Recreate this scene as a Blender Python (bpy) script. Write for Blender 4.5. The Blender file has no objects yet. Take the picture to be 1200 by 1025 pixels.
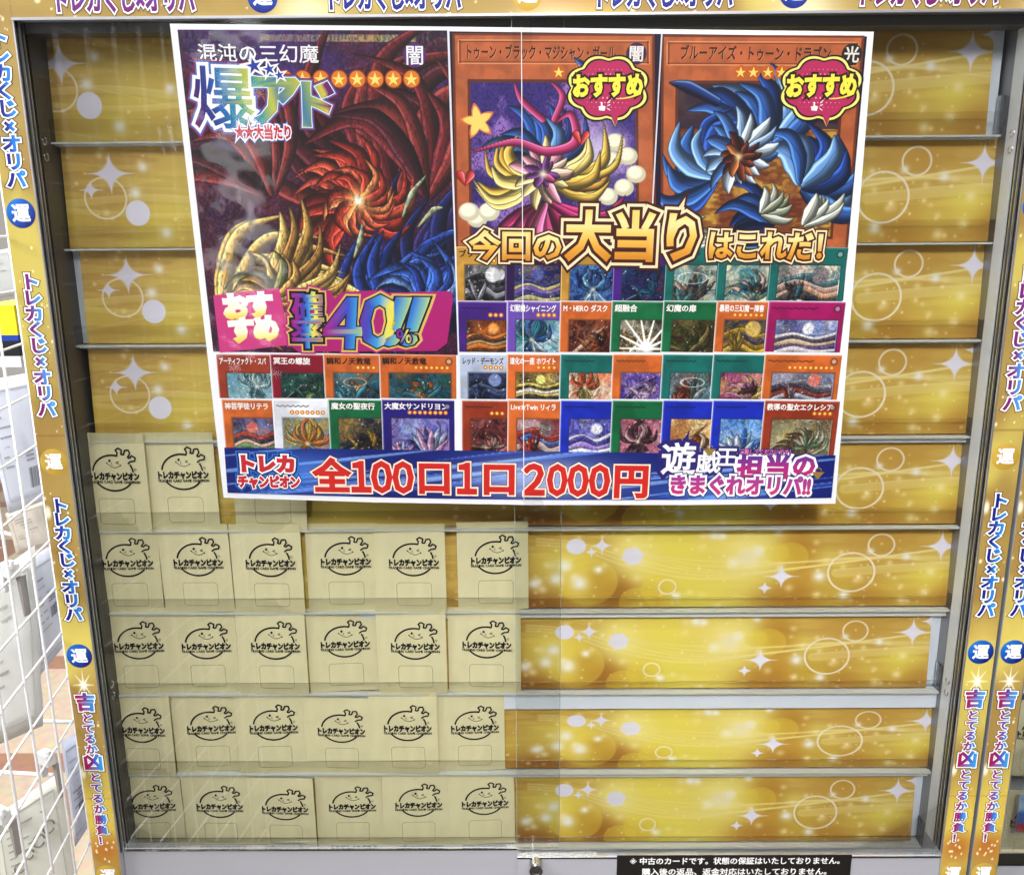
import bpy, math, random
import numpy as np

# ---------------------------------------------------------------- camera, world, lamps, exposure
SC = bpy.context.scene
COL = SC.collection
CAMPOS = np.array([-0.0122106, -1.0882950, -0.2134784])
PITCH, YAW, ROLL, FPX = -0.2402366, 0.0067455, 0.0074486, 1063.93


def cam_rot(p, yw, r):
    cy, sy = math.cos(yw), math.sin(yw); cp, sp = math.cos(p), math.sin(p); cr, sr = math.cos(r), math.sin(r)
    Rz = np.array([[cy, -sy, 0], [sy, cy, 0], [0, 0, 1]])
    Rx = np.array([[1, 0, 0], [0, cp, -sp], [0, sp, cp]])
    Ry = np.array([[cr, 0, sr], [0, 1, 0], [-sr, 0, cr]])
    return Rz @ Rx @ Ry


R = cam_rot(PITCH, YAW, ROLL)
from mathutils import Matrix, Vector
cam_d = bpy.data.cameras.new('camera')
cam = bpy.data.objects.new('camera', cam_d); COL.objects.link(cam)
cam_d.sensor_fit = 'HORIZONTAL'; cam_d.sensor_width = 36.0; cam_d.lens = FPX / 1200 * 36
cam_d.clip_start = 0.02; cam_d.clip_end = 60
M3 = Matrix((R[:, 0], R[:, 2], -R[:, 1])).transposed()
cam.matrix_world = Matrix.Translation(Vector(CAMPOS)) @ M3.to_4x4()
SC.camera = cam

world = bpy.data.worlds.new('World'); SC.world = world; world.use_nodes = True
wn = world.node_tree.nodes; wl = world.node_tree.links
bg = wn['Background']
tc = wn.new('ShaderNodeTexCoord'); sep = wn.new('ShaderNodeSeparateXYZ'); ramp = wn.new('ShaderNodeValToRGB')
mp = wn.new('ShaderNodeMapRange'); mp.inputs['From Min'].default_value = -1; mp.inputs['From Max'].default_value = 1
wl.new(tc.outputs['Generated'], sep.inputs[0]); wl.new(sep.outputs['Z'], mp.inputs['Value']); wl.new(mp.outputs[0], ramp.inputs[0])
el = ramp.color_ramp.elements
el[0].position = 0.0; el[0].color = (0.10, 0.10, 0.105, 1)
el[1].position = 1.0; el[1].color = (1.0, 1.02, 1.08, 1)
e = el.new(0.34); e.color = (0.16, 0.16, 0.16, 1)
e = el.new(0.46); e.color = (0.42, 0.42, 0.43, 1)
e = el.new(0.62); e.color = (0.62, 0.63, 0.66, 1)
wl.new(ramp.outputs[0], bg.inputs['Color']); bg.inputs['Strength'].default_value = 0.33


def area(name, loc, target, sx, sy, power, color=(1, 1, 1)):
    d = bpy.data.lights.new(name, 'AREA'); d.shape = 'RECTANGLE'; d.size = sx; d.size_y = sy; d.energy = power; d.color = color
    o = bpy.data.objects.new(name, d); COL.objects.link(o); o.location = loc
    o.rotation_euler = (Vector(target) - Vector(loc)).to_track_quat('-Z', 'Y').to_euler()
    return o


area('ceiling_lamp', (-0.25, -2.1, 1.15), (0.1, 0.0, -0.7), 2.2, 0.7, 22, (1.0, 0.985, 0.96))
sp = area('lower_row_fill_spot', (0.15, -2.7, 1.25), (0.30, 0.0, -1.12), 0.45, 0.35, 6.2, (1.0, 0.99, 0.965)); sp.data.spread = math.radians(44)  # added narrow beam, no known source; brightens the lower right rows
area('ceiling_lamp', (-2.3, -1.15, 0.75), (0.1, 0.0, -0.7), 0.9, 0.9, 64, (0.97, 0.99, 1.0))
area('ceiling_lamp', (-0.1, -0.40, 1.5), (0.05, -0.05, -0.6), 2.6, 0.3, 56, (1.0, 0.99, 0.97))
area('ceiling_lamp', (-1.5, 1.6, 1.5), (-1.1, 0.9, -1.4), 1.2, 1.2, 115, (1.0, 0.99, 0.97))
area('film_glare_strip', (-0.76, -1.56, -0.30), (-0.33, -0.04, -0.22), 0.10, 0.90, 3.0, (0.95, 0.98, 1.0))  # unseen strip light, added to streak glare across the poster film
SC.view_settings.view_transform = 'Standard'
try: SC.view_settings.look = 'None'
except Exception: pass
SC.view_settings.exposure = 0.0; SC.view_settings.gamma = 1.0; SC.view_settings.use_curve_mapping = False
SC.cycles.transparent_max_bounces = 32
SC.cycles.max_bounces = 10

# ---------------------------------------------------------------- helpers
rnd = random.Random(7)


def ray(px, py):
    return R @ np.array([(px - 600) / FPX, 1.0, -(py - 512.5) / FPX])


def at(px, py, y):
    d = ray(px, py); t = (y - CAMPOS[1]) / d[1]
    return CAMPOS + t * d


def lin(c):
    c = np.asarray(c, float)
    if c.max() > 1.001: c = c / 255.0
    return np.where(c <= 0.04045, c / 12.92, ((np.clip(c, 0, 1) + 0.055) / 1.055) ** 2.4)


def tag(o, label=None, cat=None, group=None, kind=None):
    if label: o['label'] = label
    if cat: o['category'] = cat
    if group: o['group'] = group
    if kind: o['kind'] = kind
    return o


def empty(name, loc=(0, 0, 0)):
    o = bpy.data.objects.new(name, None); COL.objects.link(o); o.location = loc; o.empty_display_size = 0.02
    return o


class MB:
    """collects vertices, faces and vertex colours and links them as one mesh object"""
    def __init__(s): s.V = []; s.C = []; s.F = []; s.M = []; s.n = 0

    def add(s, v, f, c=(255, 255, 255), mat=0):
        v = np.asarray(v, float).reshape(-1, 3)
        c = lin(c)
        if c.ndim == 1: c = np.tile(c, (len(v), 1))
        s.V.append(v); s.C.append(c)
        for q in f: s.F.append([i + s.n for i in q]); s.M.append(mat)
        s.n += len(v)

    def quad(s, a, b, c, d, col=(255, 255, 255), mat=0): s.add([a, b, c, d], [(0, 1, 2, 3)], col, mat)

    def rect(s, x0, x1, y0, y1, z=0.0, col=(255, 255, 255), mat=0):
        s.add([(x0, y0, z), (x1, y0, z), (x1, y1, z), (x0, y1, z)], [(0, 1, 2, 3)], col, mat)

    def box(s, x0, x1, y0, y1, z0, z1, col=(255, 255, 255), mat=0):
        v = [(x, y, z) for z in (z0, z1) for y in (y0, y1) for x in (x0, x1)]
        s.add(v, [(0, 2, 3, 1), (4, 5, 7, 6), (0, 1, 5, 4), (2, 6, 7, 3), (0, 4, 6, 2), (1, 3, 7, 5)], col, mat)

    def poly(s, pts, z=0.0, col=(255, 255, 255), mat=0):
        s.add([(p[0], p[1], z) for p in pts], [tuple(range(len(pts)))], col, mat)

    def disc(s, cx, cy, rx, ry=None, z=0.0, col=(255, 255, 255), n=40):
        ry = ry or rx
        s.poly([(cx + rx * math.cos(2 * math.pi * i / n), cy + ry * math.sin(2 * math.pi * i / n)) for i in range(n)], z, col)

    def ribbon(s, pts, w, z=0.0, col=(255, 255, 255), closed=False, mat=0):
        P = np.asarray(pts, float); n = len(P)
        if closed: T = np.roll(P, -1, 0) - np.roll(P, 1, 0)
        else: T = np.gradient(P, axis=0)
        T /= np.linalg.norm(T, axis=1)[:, None] + 1e-12
        N = np.stack([-T[:, 1], T[:, 0]], 1)
        w = np.broadcast_to(np.asarray(w, float), (n,))[:, None] / 2
        v = np.concatenate([np.c_[P + N * w, np.full(n, z)], np.c_[P - N * w, np.full(n, z)]])
        m = n if closed else n - 1
        s.add(v, [(i, n + i, n + (i + 1) % n, (i + 1) % n) for i in range(m)], col, mat)

    def tube(s, pts, r, n=8, col=(255, 255, 255), mat=0):
        P = np.asarray(pts, float); m = len(P); T = np.gradient(P, axis=0)
        rings = []
        for p, t in zip(P, T):
            t = t / (np.linalg.norm(t) + 1e-12); a = np.array([0, 0, 1.0]) if abs(t[2]) < .9 else np.array([1.0, 0, 0])
            u = np.cross(t, a); u /= np.linalg.norm(u); w = np.cross(t, u)
            rings.append([p + r * (math.cos(2 * math.pi * k / n) * u + math.sin(2 * math.pi * k / n) * w) for k in range(n)])
        f = [(i * n + k, i * n + (k + 1) % n, (i + 1) * n + (k + 1) % n, (i + 1) * n + k) for i in range(m - 1) for k in range(n)]
        f += [tuple(range(n))[::-1], tuple((m - 1) * n + k for k in range(n))]
        s.add(np.array(rings).reshape(-1, 3), f, col, mat)

    def image(s, img, x0, x1, ytop, ybot, z=0.0, mat=0, plane='xy'):
        """a raster of printed colours as a vertex-coloured sheet (row 0 at ytop)"""
        h, w = img.shape[:2]
        X, Y = np.meshgrid(np.linspace(x0, x1, w), np.linspace(ytop, ybot, h))
        v = np.stack([X.ravel(), Y.ravel(), np.full(X.size, z)], 1)
        idx = np.arange(w * h).reshape(h, w)
        q = np.stack([idx[1:, :-1], idx[1:, 1:], idx[:-1, 1:], idx[:-1, :-1]], -1).reshape(-1, 4) + s.n
        s.V.append(v); s.C.append(lin(np.clip(img, 0, 1).reshape(-1, 3))); s.F.extend(q.tolist()); s.M.extend([mat] * len(q)); s.n += len(v)

    def build(s, name, mats, parent=None, smooth=False, M=None):
        me = bpy.data.meshes.new(name)
        V = np.concatenate(s.V)
        if M is not None: V = V @ np.asarray(M)[:3, :3].T + np.asarray(M)[:3, 3]
        me.from_pydata(V.tolist(), [], s.F)
        a = me.color_attributes.new('Col', 'FLOAT_COLOR', 'POINT')
        C = np.concatenate(s.C); a.data.foreach_set('color', np.c_[C, np.ones(len(C))].astype('f').ravel())
        if not isinstance(mats, (list, tuple)): mats = [mats]
        for m in mats: me.materials.append(m)
        if len(mats) > 1: me.polygons.foreach_set('material_index', s.M)
        if smooth: me.polygons.foreach_set('use_smooth', [True] * len(me.polygons))
        me.update()
        o = bpy.data.objects.new(name, me); COL.objects.link(o)
        if parent is not None: o.parent = parent
        return o


# ---------------------------------------------------------------- materials
def principled(name, base=None, rough=0.5, metal=0.0, spec=0.5, attr=False, noise=0.0, nscale=30, bump=0.0, bscale=200, coat=0.0, stretch=None):
    m = bpy.data.materials.new(name); m.use_nodes = True
    nt = m.node_tree; p = nt.nodes['Principled BSDF']
    p.inputs['Roughness'].default_value = rough; p.inputs['Metallic'].default_value = metal
    p.inputs['Specular IOR Level'].default_value = spec
    if coat: p.inputs['Coat Weight'].default_value = coat; p.inputs['Coat Roughness'].default_value = 0.06
    src = None
    if attr:
        at_ = nt.nodes.new('ShaderNodeAttribute'); at_.attribute_name = 'Col'; src = at_.outputs['Color']
    tcn = nt.nodes.new('ShaderNodeTexCoord'); co = tcn.outputs['Object']
    if stretch:
        mpn = nt.nodes.new('ShaderNodeMapping'); mpn.inputs['Scale'].default_value = stretch
        nt.links.new(co, mpn.inputs[0]); co = mpn.outputs[0]
    if noise:
        n = nt.nodes.new('ShaderNodeTexNoise'); n.inputs['Scale'].default_value = nscale; n.inputs['Detail'].default_value = 5
        nt.links.new(co, n.inputs['Vector'])
        mr = nt.nodes.new('ShaderNodeMapRange'); mr.inputs['From Min'].default_value = .3; mr.inputs['From Max'].default_value = .7
        mr.inputs['To Min'].default_value = 1 - noise; mr.inputs['To Max'].default_value = 1 + noise * .4
        nt.links.new(n.outputs['Fac'], mr.inputs['Value'])
        mx = nt.nodes.new('ShaderNodeVectorMath'); mx.operation = 'SCALE'
        if src: nt.links.new(src, mx.inputs[0])
        else: mx.inputs[0].default_value = lin(base)
        nt.links.new(mr.outputs[0], mx.inputs['Scale']); src = mx.outputs[0]
    if src: nt.links.new(src, p.inputs['Base Color'])
    elif base is not None: p.inputs['Base Color'].default_value = (*lin(base), 1)
    if bump:
        n = nt.nodes.new('ShaderNodeTexNoise'); n.inputs['Scale'].default_value = bscale; n.inputs['Detail'].default_value = 4
        nt.links.new(co, n.inputs['Vector'])
        b = nt.nodes.new('ShaderNodeBump'); b.inputs['Strength'].default_value = bump; b.inputs['Distance'].default_value = 0.001
        nt.links.new(n.outputs['Fac'], b.inputs['Height']); nt.links.new(b.outputs[0], p.inputs['Normal'])
    return m


def clear(name, tint=(1, 1, 1), rough=0.0, ior=1.5, gloss=1.0, bump=0.0, bscale=8):
    m = bpy.data.materials.new(name); m.use_nodes = True; nt = m.node_tree
    for n in list(nt.nodes):
        if n.type != 'OUTPUT_MATERIAL': nt.nodes.remove(n)
    out = [n for n in nt.nodes if n.type == 'OUTPUT_MATERIAL'][0]
    t = nt.nodes.new('ShaderNodeBsdfTransparent'); t.inputs[0].default_value = (*tint, 1)
    g = nt.nodes.new('ShaderNodeBsdfGlossy'); g.inputs['Roughness'].default_value = rough
    fr = nt.nodes.new('ShaderNodeFresnel'); fr.inputs['IOR'].default_value = ior
    ml = nt.nodes.new('ShaderNodeMath'); ml.operation = 'MULTIPLY'; ml.inputs[1].default_value = gloss
    mx = nt.nodes.new('ShaderNodeMixShader')
    nt.links.new(fr.outputs[0], ml.inputs[0]); nt.links.new(ml.outputs[0], mx.inputs[0])
    nt.links.new(t.outputs[0], mx.inputs[1]); nt.links.new(g.outputs[0], mx.inputs[2]); nt.links.new(mx.outputs[0], out.inputs[0])
    if bump:
        n = nt.nodes.new('ShaderNodeTexNoise'); n.inputs['Scale'].default_value = bscale; n.inputs['Detail'].default_value = 6
        tcn = nt.nodes.new('ShaderNodeTexCoord'); nt.links.new(tcn.outputs['Object'], n.inputs['Vector'])
        b = nt.nodes.new('ShaderNodeBump'); b.inputs['Strength'].default_value = bump; b.inputs['Distance'].default_value = 0.004
        nt.links.new(n.outputs['Fac'], b.inputs['Height'])
        nt.links.new(b.outputs[0], g.inputs['Normal']); nt.links.new(b.outputs[0], fr.inputs['Normal'])
    return m


MAT = dict(
    print=principled('printed_ink', attr=True, rough=0.5, spec=0.35),
    sticker=principled('sticker_vinyl', attr=True, rough=0.38, spec=0.4, noise=0.05, nscale=14),
    gold=principled('gold_print', attr=True, rough=0.42, spec=0.4, noise=0.07, nscale=7),
    kraft=principled('kraft_paper', (234, 225, 182), rough=0.8, spec=0.2, noise=0.07, nscale=55, bump=0.25, bscale=350, stretch=(1, 1, .35)),
    ink=principled('black_ink', (26, 25, 22), rough=0.6, spec=0.3),
    alu=principled('brushed_aluminium', (205, 206, 214), rough=0.32, metal=0.85, noise=0.05, nscale=60, stretch=(.05, 1, 1)),
    steel=principled('painted_steel', (176, 178, 184), rough=0.45, noise=0.05, nscale=12),
    rail=principled('satin_rail', (174, 175, 184), rough=0.34, metal=0.15, noise=0.06, nscale=9, stretch=(.3, 1, 2)),
    wallsteel=principled('side_wall_steel', (150, 152, 158), rough=0.4, metal=0.6, noise=0.05, nscale=12),
    white=principled('white_paint', (228, 235, 248), rough=0.4, noise=0.03, nscale=20),
    dark=principled('dark_track_shaded_wall', (92, 90, 90), rough=0.4, metal=0.4),
    black=principled('black_gap', (14, 14, 15), rough=0.5),
    chrome=principled('chrome', (225, 225, 225), rough=0.12, metal=1.0),
    wire=principled('white_wire', (238, 238, 240), rough=0.3),
    plastic=principled('white_plastic', (225, 226, 226), rough=0.35, noise=0.03),
    glass=clear('door_glass', (0.955, 0.96, 0.955), gloss=0.5),
    lip=clear('acrylic_lip', (0.935, 0.935, 0.925), rough=0.06, gloss=0.25),
    acryl=clear('clear_acrylic', (0.96, 0.97, 0.975), rough=0.03, gloss=0.9),
    edge=principled('acrylic_edge', (228, 232, 232), rough=0.2),
    glassedge=principled('green_glass_edge', (150, 166, 158), rough=0.15),
    film=clear('laminate_film', (0.985, 0.985, 0.985), rough=0.08, gloss=0.42, bump=0.05, bscale=9),
    tape=clear('clear_tape', (0.93, 0.93, 0.92), rough=0.12, gloss=1.0, bump=0.3, bscale=60),
)


# ---------------------------------------------------------------- lettering
GC = {}


def glyph(ch, d):
    k = (ch, round(d, 4))
    if k not in GC:
        cu = bpy.data.curves.new('t', 'FONT'); cu.body = ch; cu.size = 1; cu.resolution_u = 2
        cu.bevel_depth = d; cu.bevel_resolution = 0; cu.fill_mode = 'FRONT'
        o = bpy.data.objects.new('t', cu); COL.objects.link(o)
        dg = bpy.context.evaluated_depsgraph_get(); ev = o.evaluated_get(dg); m = ev.to_mesh()
        v = np.array([x.co[:] for x in m.vertices]).reshape(-1, 3); f = [tuple(p.vertices) for p in m.polygons]
        ev.to_mesh_clear(); bpy.data.objects.remove(o); bpy.data.curves.remove(cu)
        if d: v[:, 2] /= d
        GC[k] = (v, f)
    return GC[k]


def adv(ch):
    if ord(ch) > 0x2000: return 1.0
    if ch == ' ': return 0.35
    v, _ = glyph(ch, 0); return v[:, 0].max() - v[:, 0].min() + 0.1


def text(mb, s, x, y, h, layers, w=None, z=0.0, vertical=False, skew=0.0, pitch=1.0, rot=0.0, xs=1.0, to=None, dz=0.00007):
    """layers: (bevel in em, colour or fn(u, v)) from the bottom up; x, y is the centre of the block"""
    A = [adv(c) for c in s]
    if vertical: pos = [(0.0, -(i - (len(s) - 1) / 2) * pitch) for i in range(len(s))]
    else:
        tot = sum(A) * pitch; xx = -tot / 2; pos = []
        for a in A: pos.append((xx + a * pitch / 2, 0.0)); xx += a * pitch
        if w: xs = w / (tot * h)
    ext = (1.0, len(s) * pitch) if vertical else (sum(A) * pitch, 1.0)
    cr, sr = math.cos(rot), math.sin(rot)
    for li, (d, col) in enumerate(layers):
        for ch, (px, py) in zip(s, pos):
            if ch == ' ': continue
            v, f = glyph(ch, d)
            if len(v) == 0: continue
            g0, _ = glyph(ch, 0)
            cx = 0.5 if ord(ch) > 0x2000 else (g0[:, 0].min() + g0[:, 0].max()) / 2
            q = np.c_[v[:, 0] - cx + px, v[:, 1] - 0.375 + py]
            uv = np.c_[q[:, 0] / ext[0] + .5, q[:, 1] / ext[1] + .5]
            q[:, 0] = (q[:, 0] + skew * q[:, 1]) * xs
            q *= h
            q = np.c_[q[:, 0] * cr - q[:, 1] * sr, q[:, 0] * sr + q[:, 1] * cr]
            if callable(col): c = np.array([col(u, vv) for u, vv in uv])
            else: c = col
            zz = z + li * dz + v[:, 2] * dz * .5
            P = np.c_[q[:, 0] + x, q[:, 1] + y, zz]
            if to is not None: P = to(P)
            mb.add(P, f, c)


def gradient(*stops):
    """stops (t, rgb) -> fn of t"""
    T = [s[0] for s in stops]; Cc = np.array([s[1] for s in stops], float) / 255
    return lambda t: np.array([np.interp(t, T, Cc[:, i]) for i in range(3)])


# ---------------------------------------------------------------- a small painter for the printed sheets
class Pic:
    def __init__(s, w, h, col, ax=None, ay=None):
        s.w, s.h = w, h
        s.a = np.tile(np.asarray(col, float) / 255, (h, w, 1))
        s.Y, s.X = np.mgrid[0:h, 0:w].astype(float)

    def mix(s, m, col):
        m = np.clip(m, 0, 1)[..., None]; col = np.asarray(col, float)
        if col.max() > 1.5: col = col / 255
        s.a = s.a * (1 - m) + col * m

    def noise(s, scale, seed=0, oct=4, sx=1.0):
        r = np.random.RandomState(seed); out = np.zeros((s.h, s.w)); amp = 1; tot = 0
        for o in range(oct):
            gh, gw = int(s.h / scale) + 3, int(s.w / scale / sx) + 3
            g = r.rand(gh, gw); yy = s.Y / scale; xx = s.X / scale / sx
            y0 = yy.astype(int); x0 = xx.astype(int); fy = yy - y0; fx = xx - x0
            fy = fy * fy * (3 - 2 * fy); fx = fx * fx * (3 - 2 * fx)
            out += amp * ((g[y0, x0] * (1 - fx) + g[y0, x0 + 1] * fx) * (1 - fy) + (g[y0 + 1, x0] * (1 - fx) + g[y0 + 1, x0 + 1] * fx) * fy)
            tot += amp; amp *= .5; scale = max(scale / 2, 1.5)
        return out / tot

    def blob(s, cx, cy, rx, ry, col, a=1.0, soft=1.0):
        d = np.sqrt(((s.X - cx) / rx) ** 2 + ((s.Y - cy) / ry) ** 2)
        s.mix(a * np.clip((1 - d) / max(soft, 1e-3), 0, 1) if soft > .05 else a * np.clip((1 - d) * min(rx, ry) + .5, 0, 1), col)

    def ring(s, cx, cy, rx, ry, w, col, a=1.0):
        d = np.sqrt(((s.X - cx) / rx) ** 2 + ((s.Y - cy) / ry) ** 2)
        s.mix(a * np.clip(w / 2 + .5 - np.abs(d - 1) * (rx + ry) / 2, 0, 1), col)

    def spark(s, cx, cy, rx, ry, col, a=1.0, k=.5):
        dx = np.abs(s.X - cx) / rx; dy = np.abs(s.Y - cy) / ry
        d = dx ** k + dy ** k
        s.mix(a * np.clip((1 - d) * 7, 0, 1), col)

    def glow(s, cx, cy, r, col, a=1.0, p=2.0, ry=None):
        ry = ry or r
        d = ((s.X - cx) / r) ** 2 + ((s.Y - cy) / ry) ** 2
        s.mix(a * np.exp(-d * p), col)

    def star(s, cx, cy, r, col, rot=0.0, inner=.45):
        t = np.arctan2(s.Y - cy, s.X - cx) + rot + math.pi / 2; d = np.hypot(s.X - cx, s.Y - cy)
        k = np.abs(((t / (2 * math.pi / 5)) % 1) - .5) * 2
        lim = r * (inner + (1 - inner) * k ** 1.3)
        s.mix(np.clip(lim - d + .5, 0, 1), col)

    def stroke(s, pts, w, dark, mid, light, a=1.0, outline=True):
        """a tapered brush ribbon along a spline, shaded like printed illustration ink"""
        P = np.asarray(pts, float); n = len(P); ns = int(max(40, min(420, 1.2 * np.abs(np.diff(P, axis=0)).sum() / max(min(w[len(w) // 2], 6), .8)))); t = np.linspace(0, n - 1, ns)
        c = []
        for tt in t:
            i = min(int(tt), n - 2); f = tt - i
            p0, p1, p2, p3 = P[max(i - 1, 0)], P[i], P[i + 1], P[min(i + 2, n - 1)]
            c.append(.5 * (2 * p1 + (p2 - p0) * f + (2 * p0 - 5 * p1 + 4 * p2 - p3) * f * f + (3 * p1 - p0 - 3 * p2 + p3) * f ** 3))
        c = np.array(c); W = np.interp(np.linspace(0, 1, ns), np.linspace(0, 1, len(w)), w)
        mx = W.max() + 2
        x0 = int(max(c[:, 0].min() - mx, 0)); x1 = int(min(c[:, 0].max() + mx + 1, s.w)); y0 = int(max(c[:, 1].min() - mx, 0)); y1 = int(min(c[:, 1].max() + mx + 1, s.h))
        if x1 <= x0 or y1 <= y0: return
        X = s.X[y0:y1, x0:x1]; Y = s.Y[y0:y1, x0:x1]
        best = np.full(X.shape, 9e9); sd = np.zeros(X.shape); rr = np.ones(X.shape)
        T = np.gradient(c, axis=0); T /= np.linalg.norm(T, axis=1)[:, None] + 1e-9
        for p, q, r in zip(c, T, W):
            r = max(r, .3); dx = X - p[0]; dy = Y - p[1]; d = np.hypot(dx, dy) / r
            m = d < best; best[m] = d[m]; sd[m] = ((dx * -q[1] + dy * q[0]) / r)[m]; rr[m] = r
        al = np.clip((1 - best) * rr + .5, 0, 1) * a
        dark, mid, light = [np.asarray(k, float) / 255 for k in (dark, mid, light)]
        k = np.clip((sd + .2), -1, 1)[..., None]
        colr = np.where(k > 0, mid + (dark - mid) * np.clip(k * 1.3, 0, 1), mid + (light - mid) * np.clip(np.exp(-((k + .5) / .16) ** 2) * .8, 0, 1))
        if outline:
            e = np.clip(1.6 - (1 - best) * rr, 0, 1)[..., None] * .85; colr = colr * (1 - e) + dark * .45 * e
        A = al[..., None]
        s.a[y0:y1, x0:x1] = s.a[y0:y1, x0:x1] * (1 - A) + colr * A


# ---------------------------------------------------------------- the shop around: floor, wall
def structure(o): o['kind'] = 'structure'; return o


mb = MB(); mb.rect(-6, 6, -.7, 4.2, -1.72)
fl = bpy.data.materials.new('stone_floor'); fl.use_nodes = True
nt = fl.node_tree; p = nt.nodes['Principled BSDF']; p.inputs['Roughness'].default_value = .35
tcn = nt.nodes.new('ShaderNodeTexCoord'); br = nt.nodes.new('ShaderNodeTexBrick'); br.offset = 0
br.inputs['Color1'].default_value = (*lin((222, 202, 178)), 1); br.inputs['Color2'].default_value = (*lin((212, 190, 164)), 1); br.inputs['Mortar'].default_value = (*lin((176, 132, 108)), 1)
br.inputs['Scale'].default_value = 1.0; br.inputs['Brick Width'].default_value = .6; br.inputs['Row Height'].default_value = .6; br.inputs['Mortar Size'].default_value = .05
nz = nt.nodes.new('ShaderNodeTexNoise'); nz.inputs['Scale'].default_value = 40; nz.inputs['Detail'].default_value = 6
mxc = nt.nodes.new('ShaderNodeMix'); mxc.data_type = 'RGBA'; mxc.blend_type = 'MULTIPLY'; mxc.inputs[0].default_value = .5
nt.links.new(tcn.outputs['Object'], br.inputs[0]); nt.links.new(tcn.outputs['Object'], nz.inputs['Vector'])
nt.links.new(br.outputs['Color'], mxc.inputs[6]); nt.links.new(nz.outputs['Color'], mxc.inputs[7]); nt.links.new(mxc.outputs[2], p.inputs['Base Color'])
structure(mb.build('floor', fl))
mb = MB(); mb.box(-6, 6, 4.2, 4.3, -1.72, 2.2)
structure(mb.build('wall', principled('shop_wall', (214, 214, 210), rough=.7, noise=.06, nscale=2)))

# ---------------------------------------------------------------- the display cabinet
W2 = 0.570          # half opening
ZT, ZB = 0.0, -1.0733
PW = 0.0365         # post width
PIC_H = -0.22, 0.32


def sticker_gold(w, h, seed, vertical=True):
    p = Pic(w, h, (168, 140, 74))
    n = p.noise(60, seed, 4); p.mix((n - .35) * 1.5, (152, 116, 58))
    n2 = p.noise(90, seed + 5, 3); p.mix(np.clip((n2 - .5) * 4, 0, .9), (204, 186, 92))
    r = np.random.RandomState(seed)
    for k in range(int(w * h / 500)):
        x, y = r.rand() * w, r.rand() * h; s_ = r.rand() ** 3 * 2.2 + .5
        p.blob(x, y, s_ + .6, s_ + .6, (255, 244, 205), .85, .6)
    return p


def zpx(py): return at(11 + .1393 * (py - 20), py, -0.004)[2]


PURP = gradient((0, (120, 18, 96)), (.45, (120, 30, 120)), (.55, (80, 120, 205)), (1, (70, 170, 225)))
BLUE = gradient((0, (10, 14, 120)), (.45, (10, 30, 140)), (.55, (24, 110, 205)), (1, (40, 150, 225)))
FATE = gradient((0, (170, 14, 70)), (.45, (130, 20, 120)), (.6, (50, 100, 200)), (1, (50, 170, 225)))


def post_sticker(xc, seed, parent, M):
    """gold vinyl trim with its vertical lettering, one mesh"""
    mb = MB(); z0, z1 = zpx(-60), zpx(1100)
    H = z0 - z1
    p = sticker_gold(44, 1000, seed)
    g = lambda py: (z0 - zpx(py)) / H * 999
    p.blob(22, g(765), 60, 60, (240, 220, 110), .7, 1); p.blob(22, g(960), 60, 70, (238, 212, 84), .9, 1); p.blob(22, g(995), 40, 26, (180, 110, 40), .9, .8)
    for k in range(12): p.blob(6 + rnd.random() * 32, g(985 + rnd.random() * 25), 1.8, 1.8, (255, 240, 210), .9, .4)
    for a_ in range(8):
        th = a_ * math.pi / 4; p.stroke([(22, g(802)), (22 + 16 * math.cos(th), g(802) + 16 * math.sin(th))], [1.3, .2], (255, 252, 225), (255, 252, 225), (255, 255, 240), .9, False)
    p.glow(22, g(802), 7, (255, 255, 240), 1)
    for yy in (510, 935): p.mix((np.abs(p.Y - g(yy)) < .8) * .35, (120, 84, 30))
    for yy in (600, 905, 150): p.blob(3, g(yy), 6, 9, (255, 252, 240), .8, .6)
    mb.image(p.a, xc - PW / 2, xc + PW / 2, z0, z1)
    out = (84, 60, 30); wht = (250, 248, 246)
    def seg(chars, ya, yb, size, gr):
        for i, ch in enumerate(chars):
            py = ya + (yb - ya) * i / (len(chars) - 1)
            text(mb, ch, xc, zpx(py), size, [(.17, out), (.125, wht), (.045, lambda u, v: gr(u))], z=.0002, xs=1.12)
    def coin(py, gold):
        z = zpx(py)
        n = 40; rx = .0168
        pts = [(rx * math.cos(2 * math.pi * i / n), rx * math.sin(2 * math.pi * i / n)) for i in range(n)]
        c1, c2 = ((176, 140, 44), (206, 170, 74)) if gold else ((8, 20, 110), (24, 120, 215))
        cc = np.array([np.array(c1) + (np.array(c2) - np.array(c1)) * (.5 + (y - x) / rx / 2.9) for x, y in pts]) / 255
        mb.add([(xc + x, z + y, .0002) for x, y in pts], [tuple(range(n))], cc)
        text(mb, '運', xc, z + .0005, .0215, [(.032, (250, 250, 255))], z=.0004)
    S = .0205
    seg('トレカくじ×オリパ', 44, 210, S, BLUE); coin(250, False)
    seg('トレカくじ×オリパ', 330, 479, S, PURP); coin(541, True)
    seg('トレカくじ×オリパ', 592, 719, S, BLUE); coin(768, False)
    seg('吉', 822, 823, .0265, FATE) if False else text(mb, '吉', xc, zpx(822), .0265, [(.15, out), (.11, wht), (.05, lambda u, v: FATE(u))], z=.0002)
    seg('とてるか', 841, 877, .0148, FATE)
    text(mb, '凶', xc, zpx(892), .0265, [(.15, out), (.11, wht), (.05, lambda u, v: FATE(u))], z=.0002)
    seg('とてるか勝負！', 910, 984, .0148, FATE)
    coin(1025, True)
    # local xy + height -> world: strip stands in the x-z plane, facing -y
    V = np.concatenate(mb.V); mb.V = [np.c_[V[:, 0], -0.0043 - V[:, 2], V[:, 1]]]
    return mb.build('trim_sticker', MAT['sticker'], parent)


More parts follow.
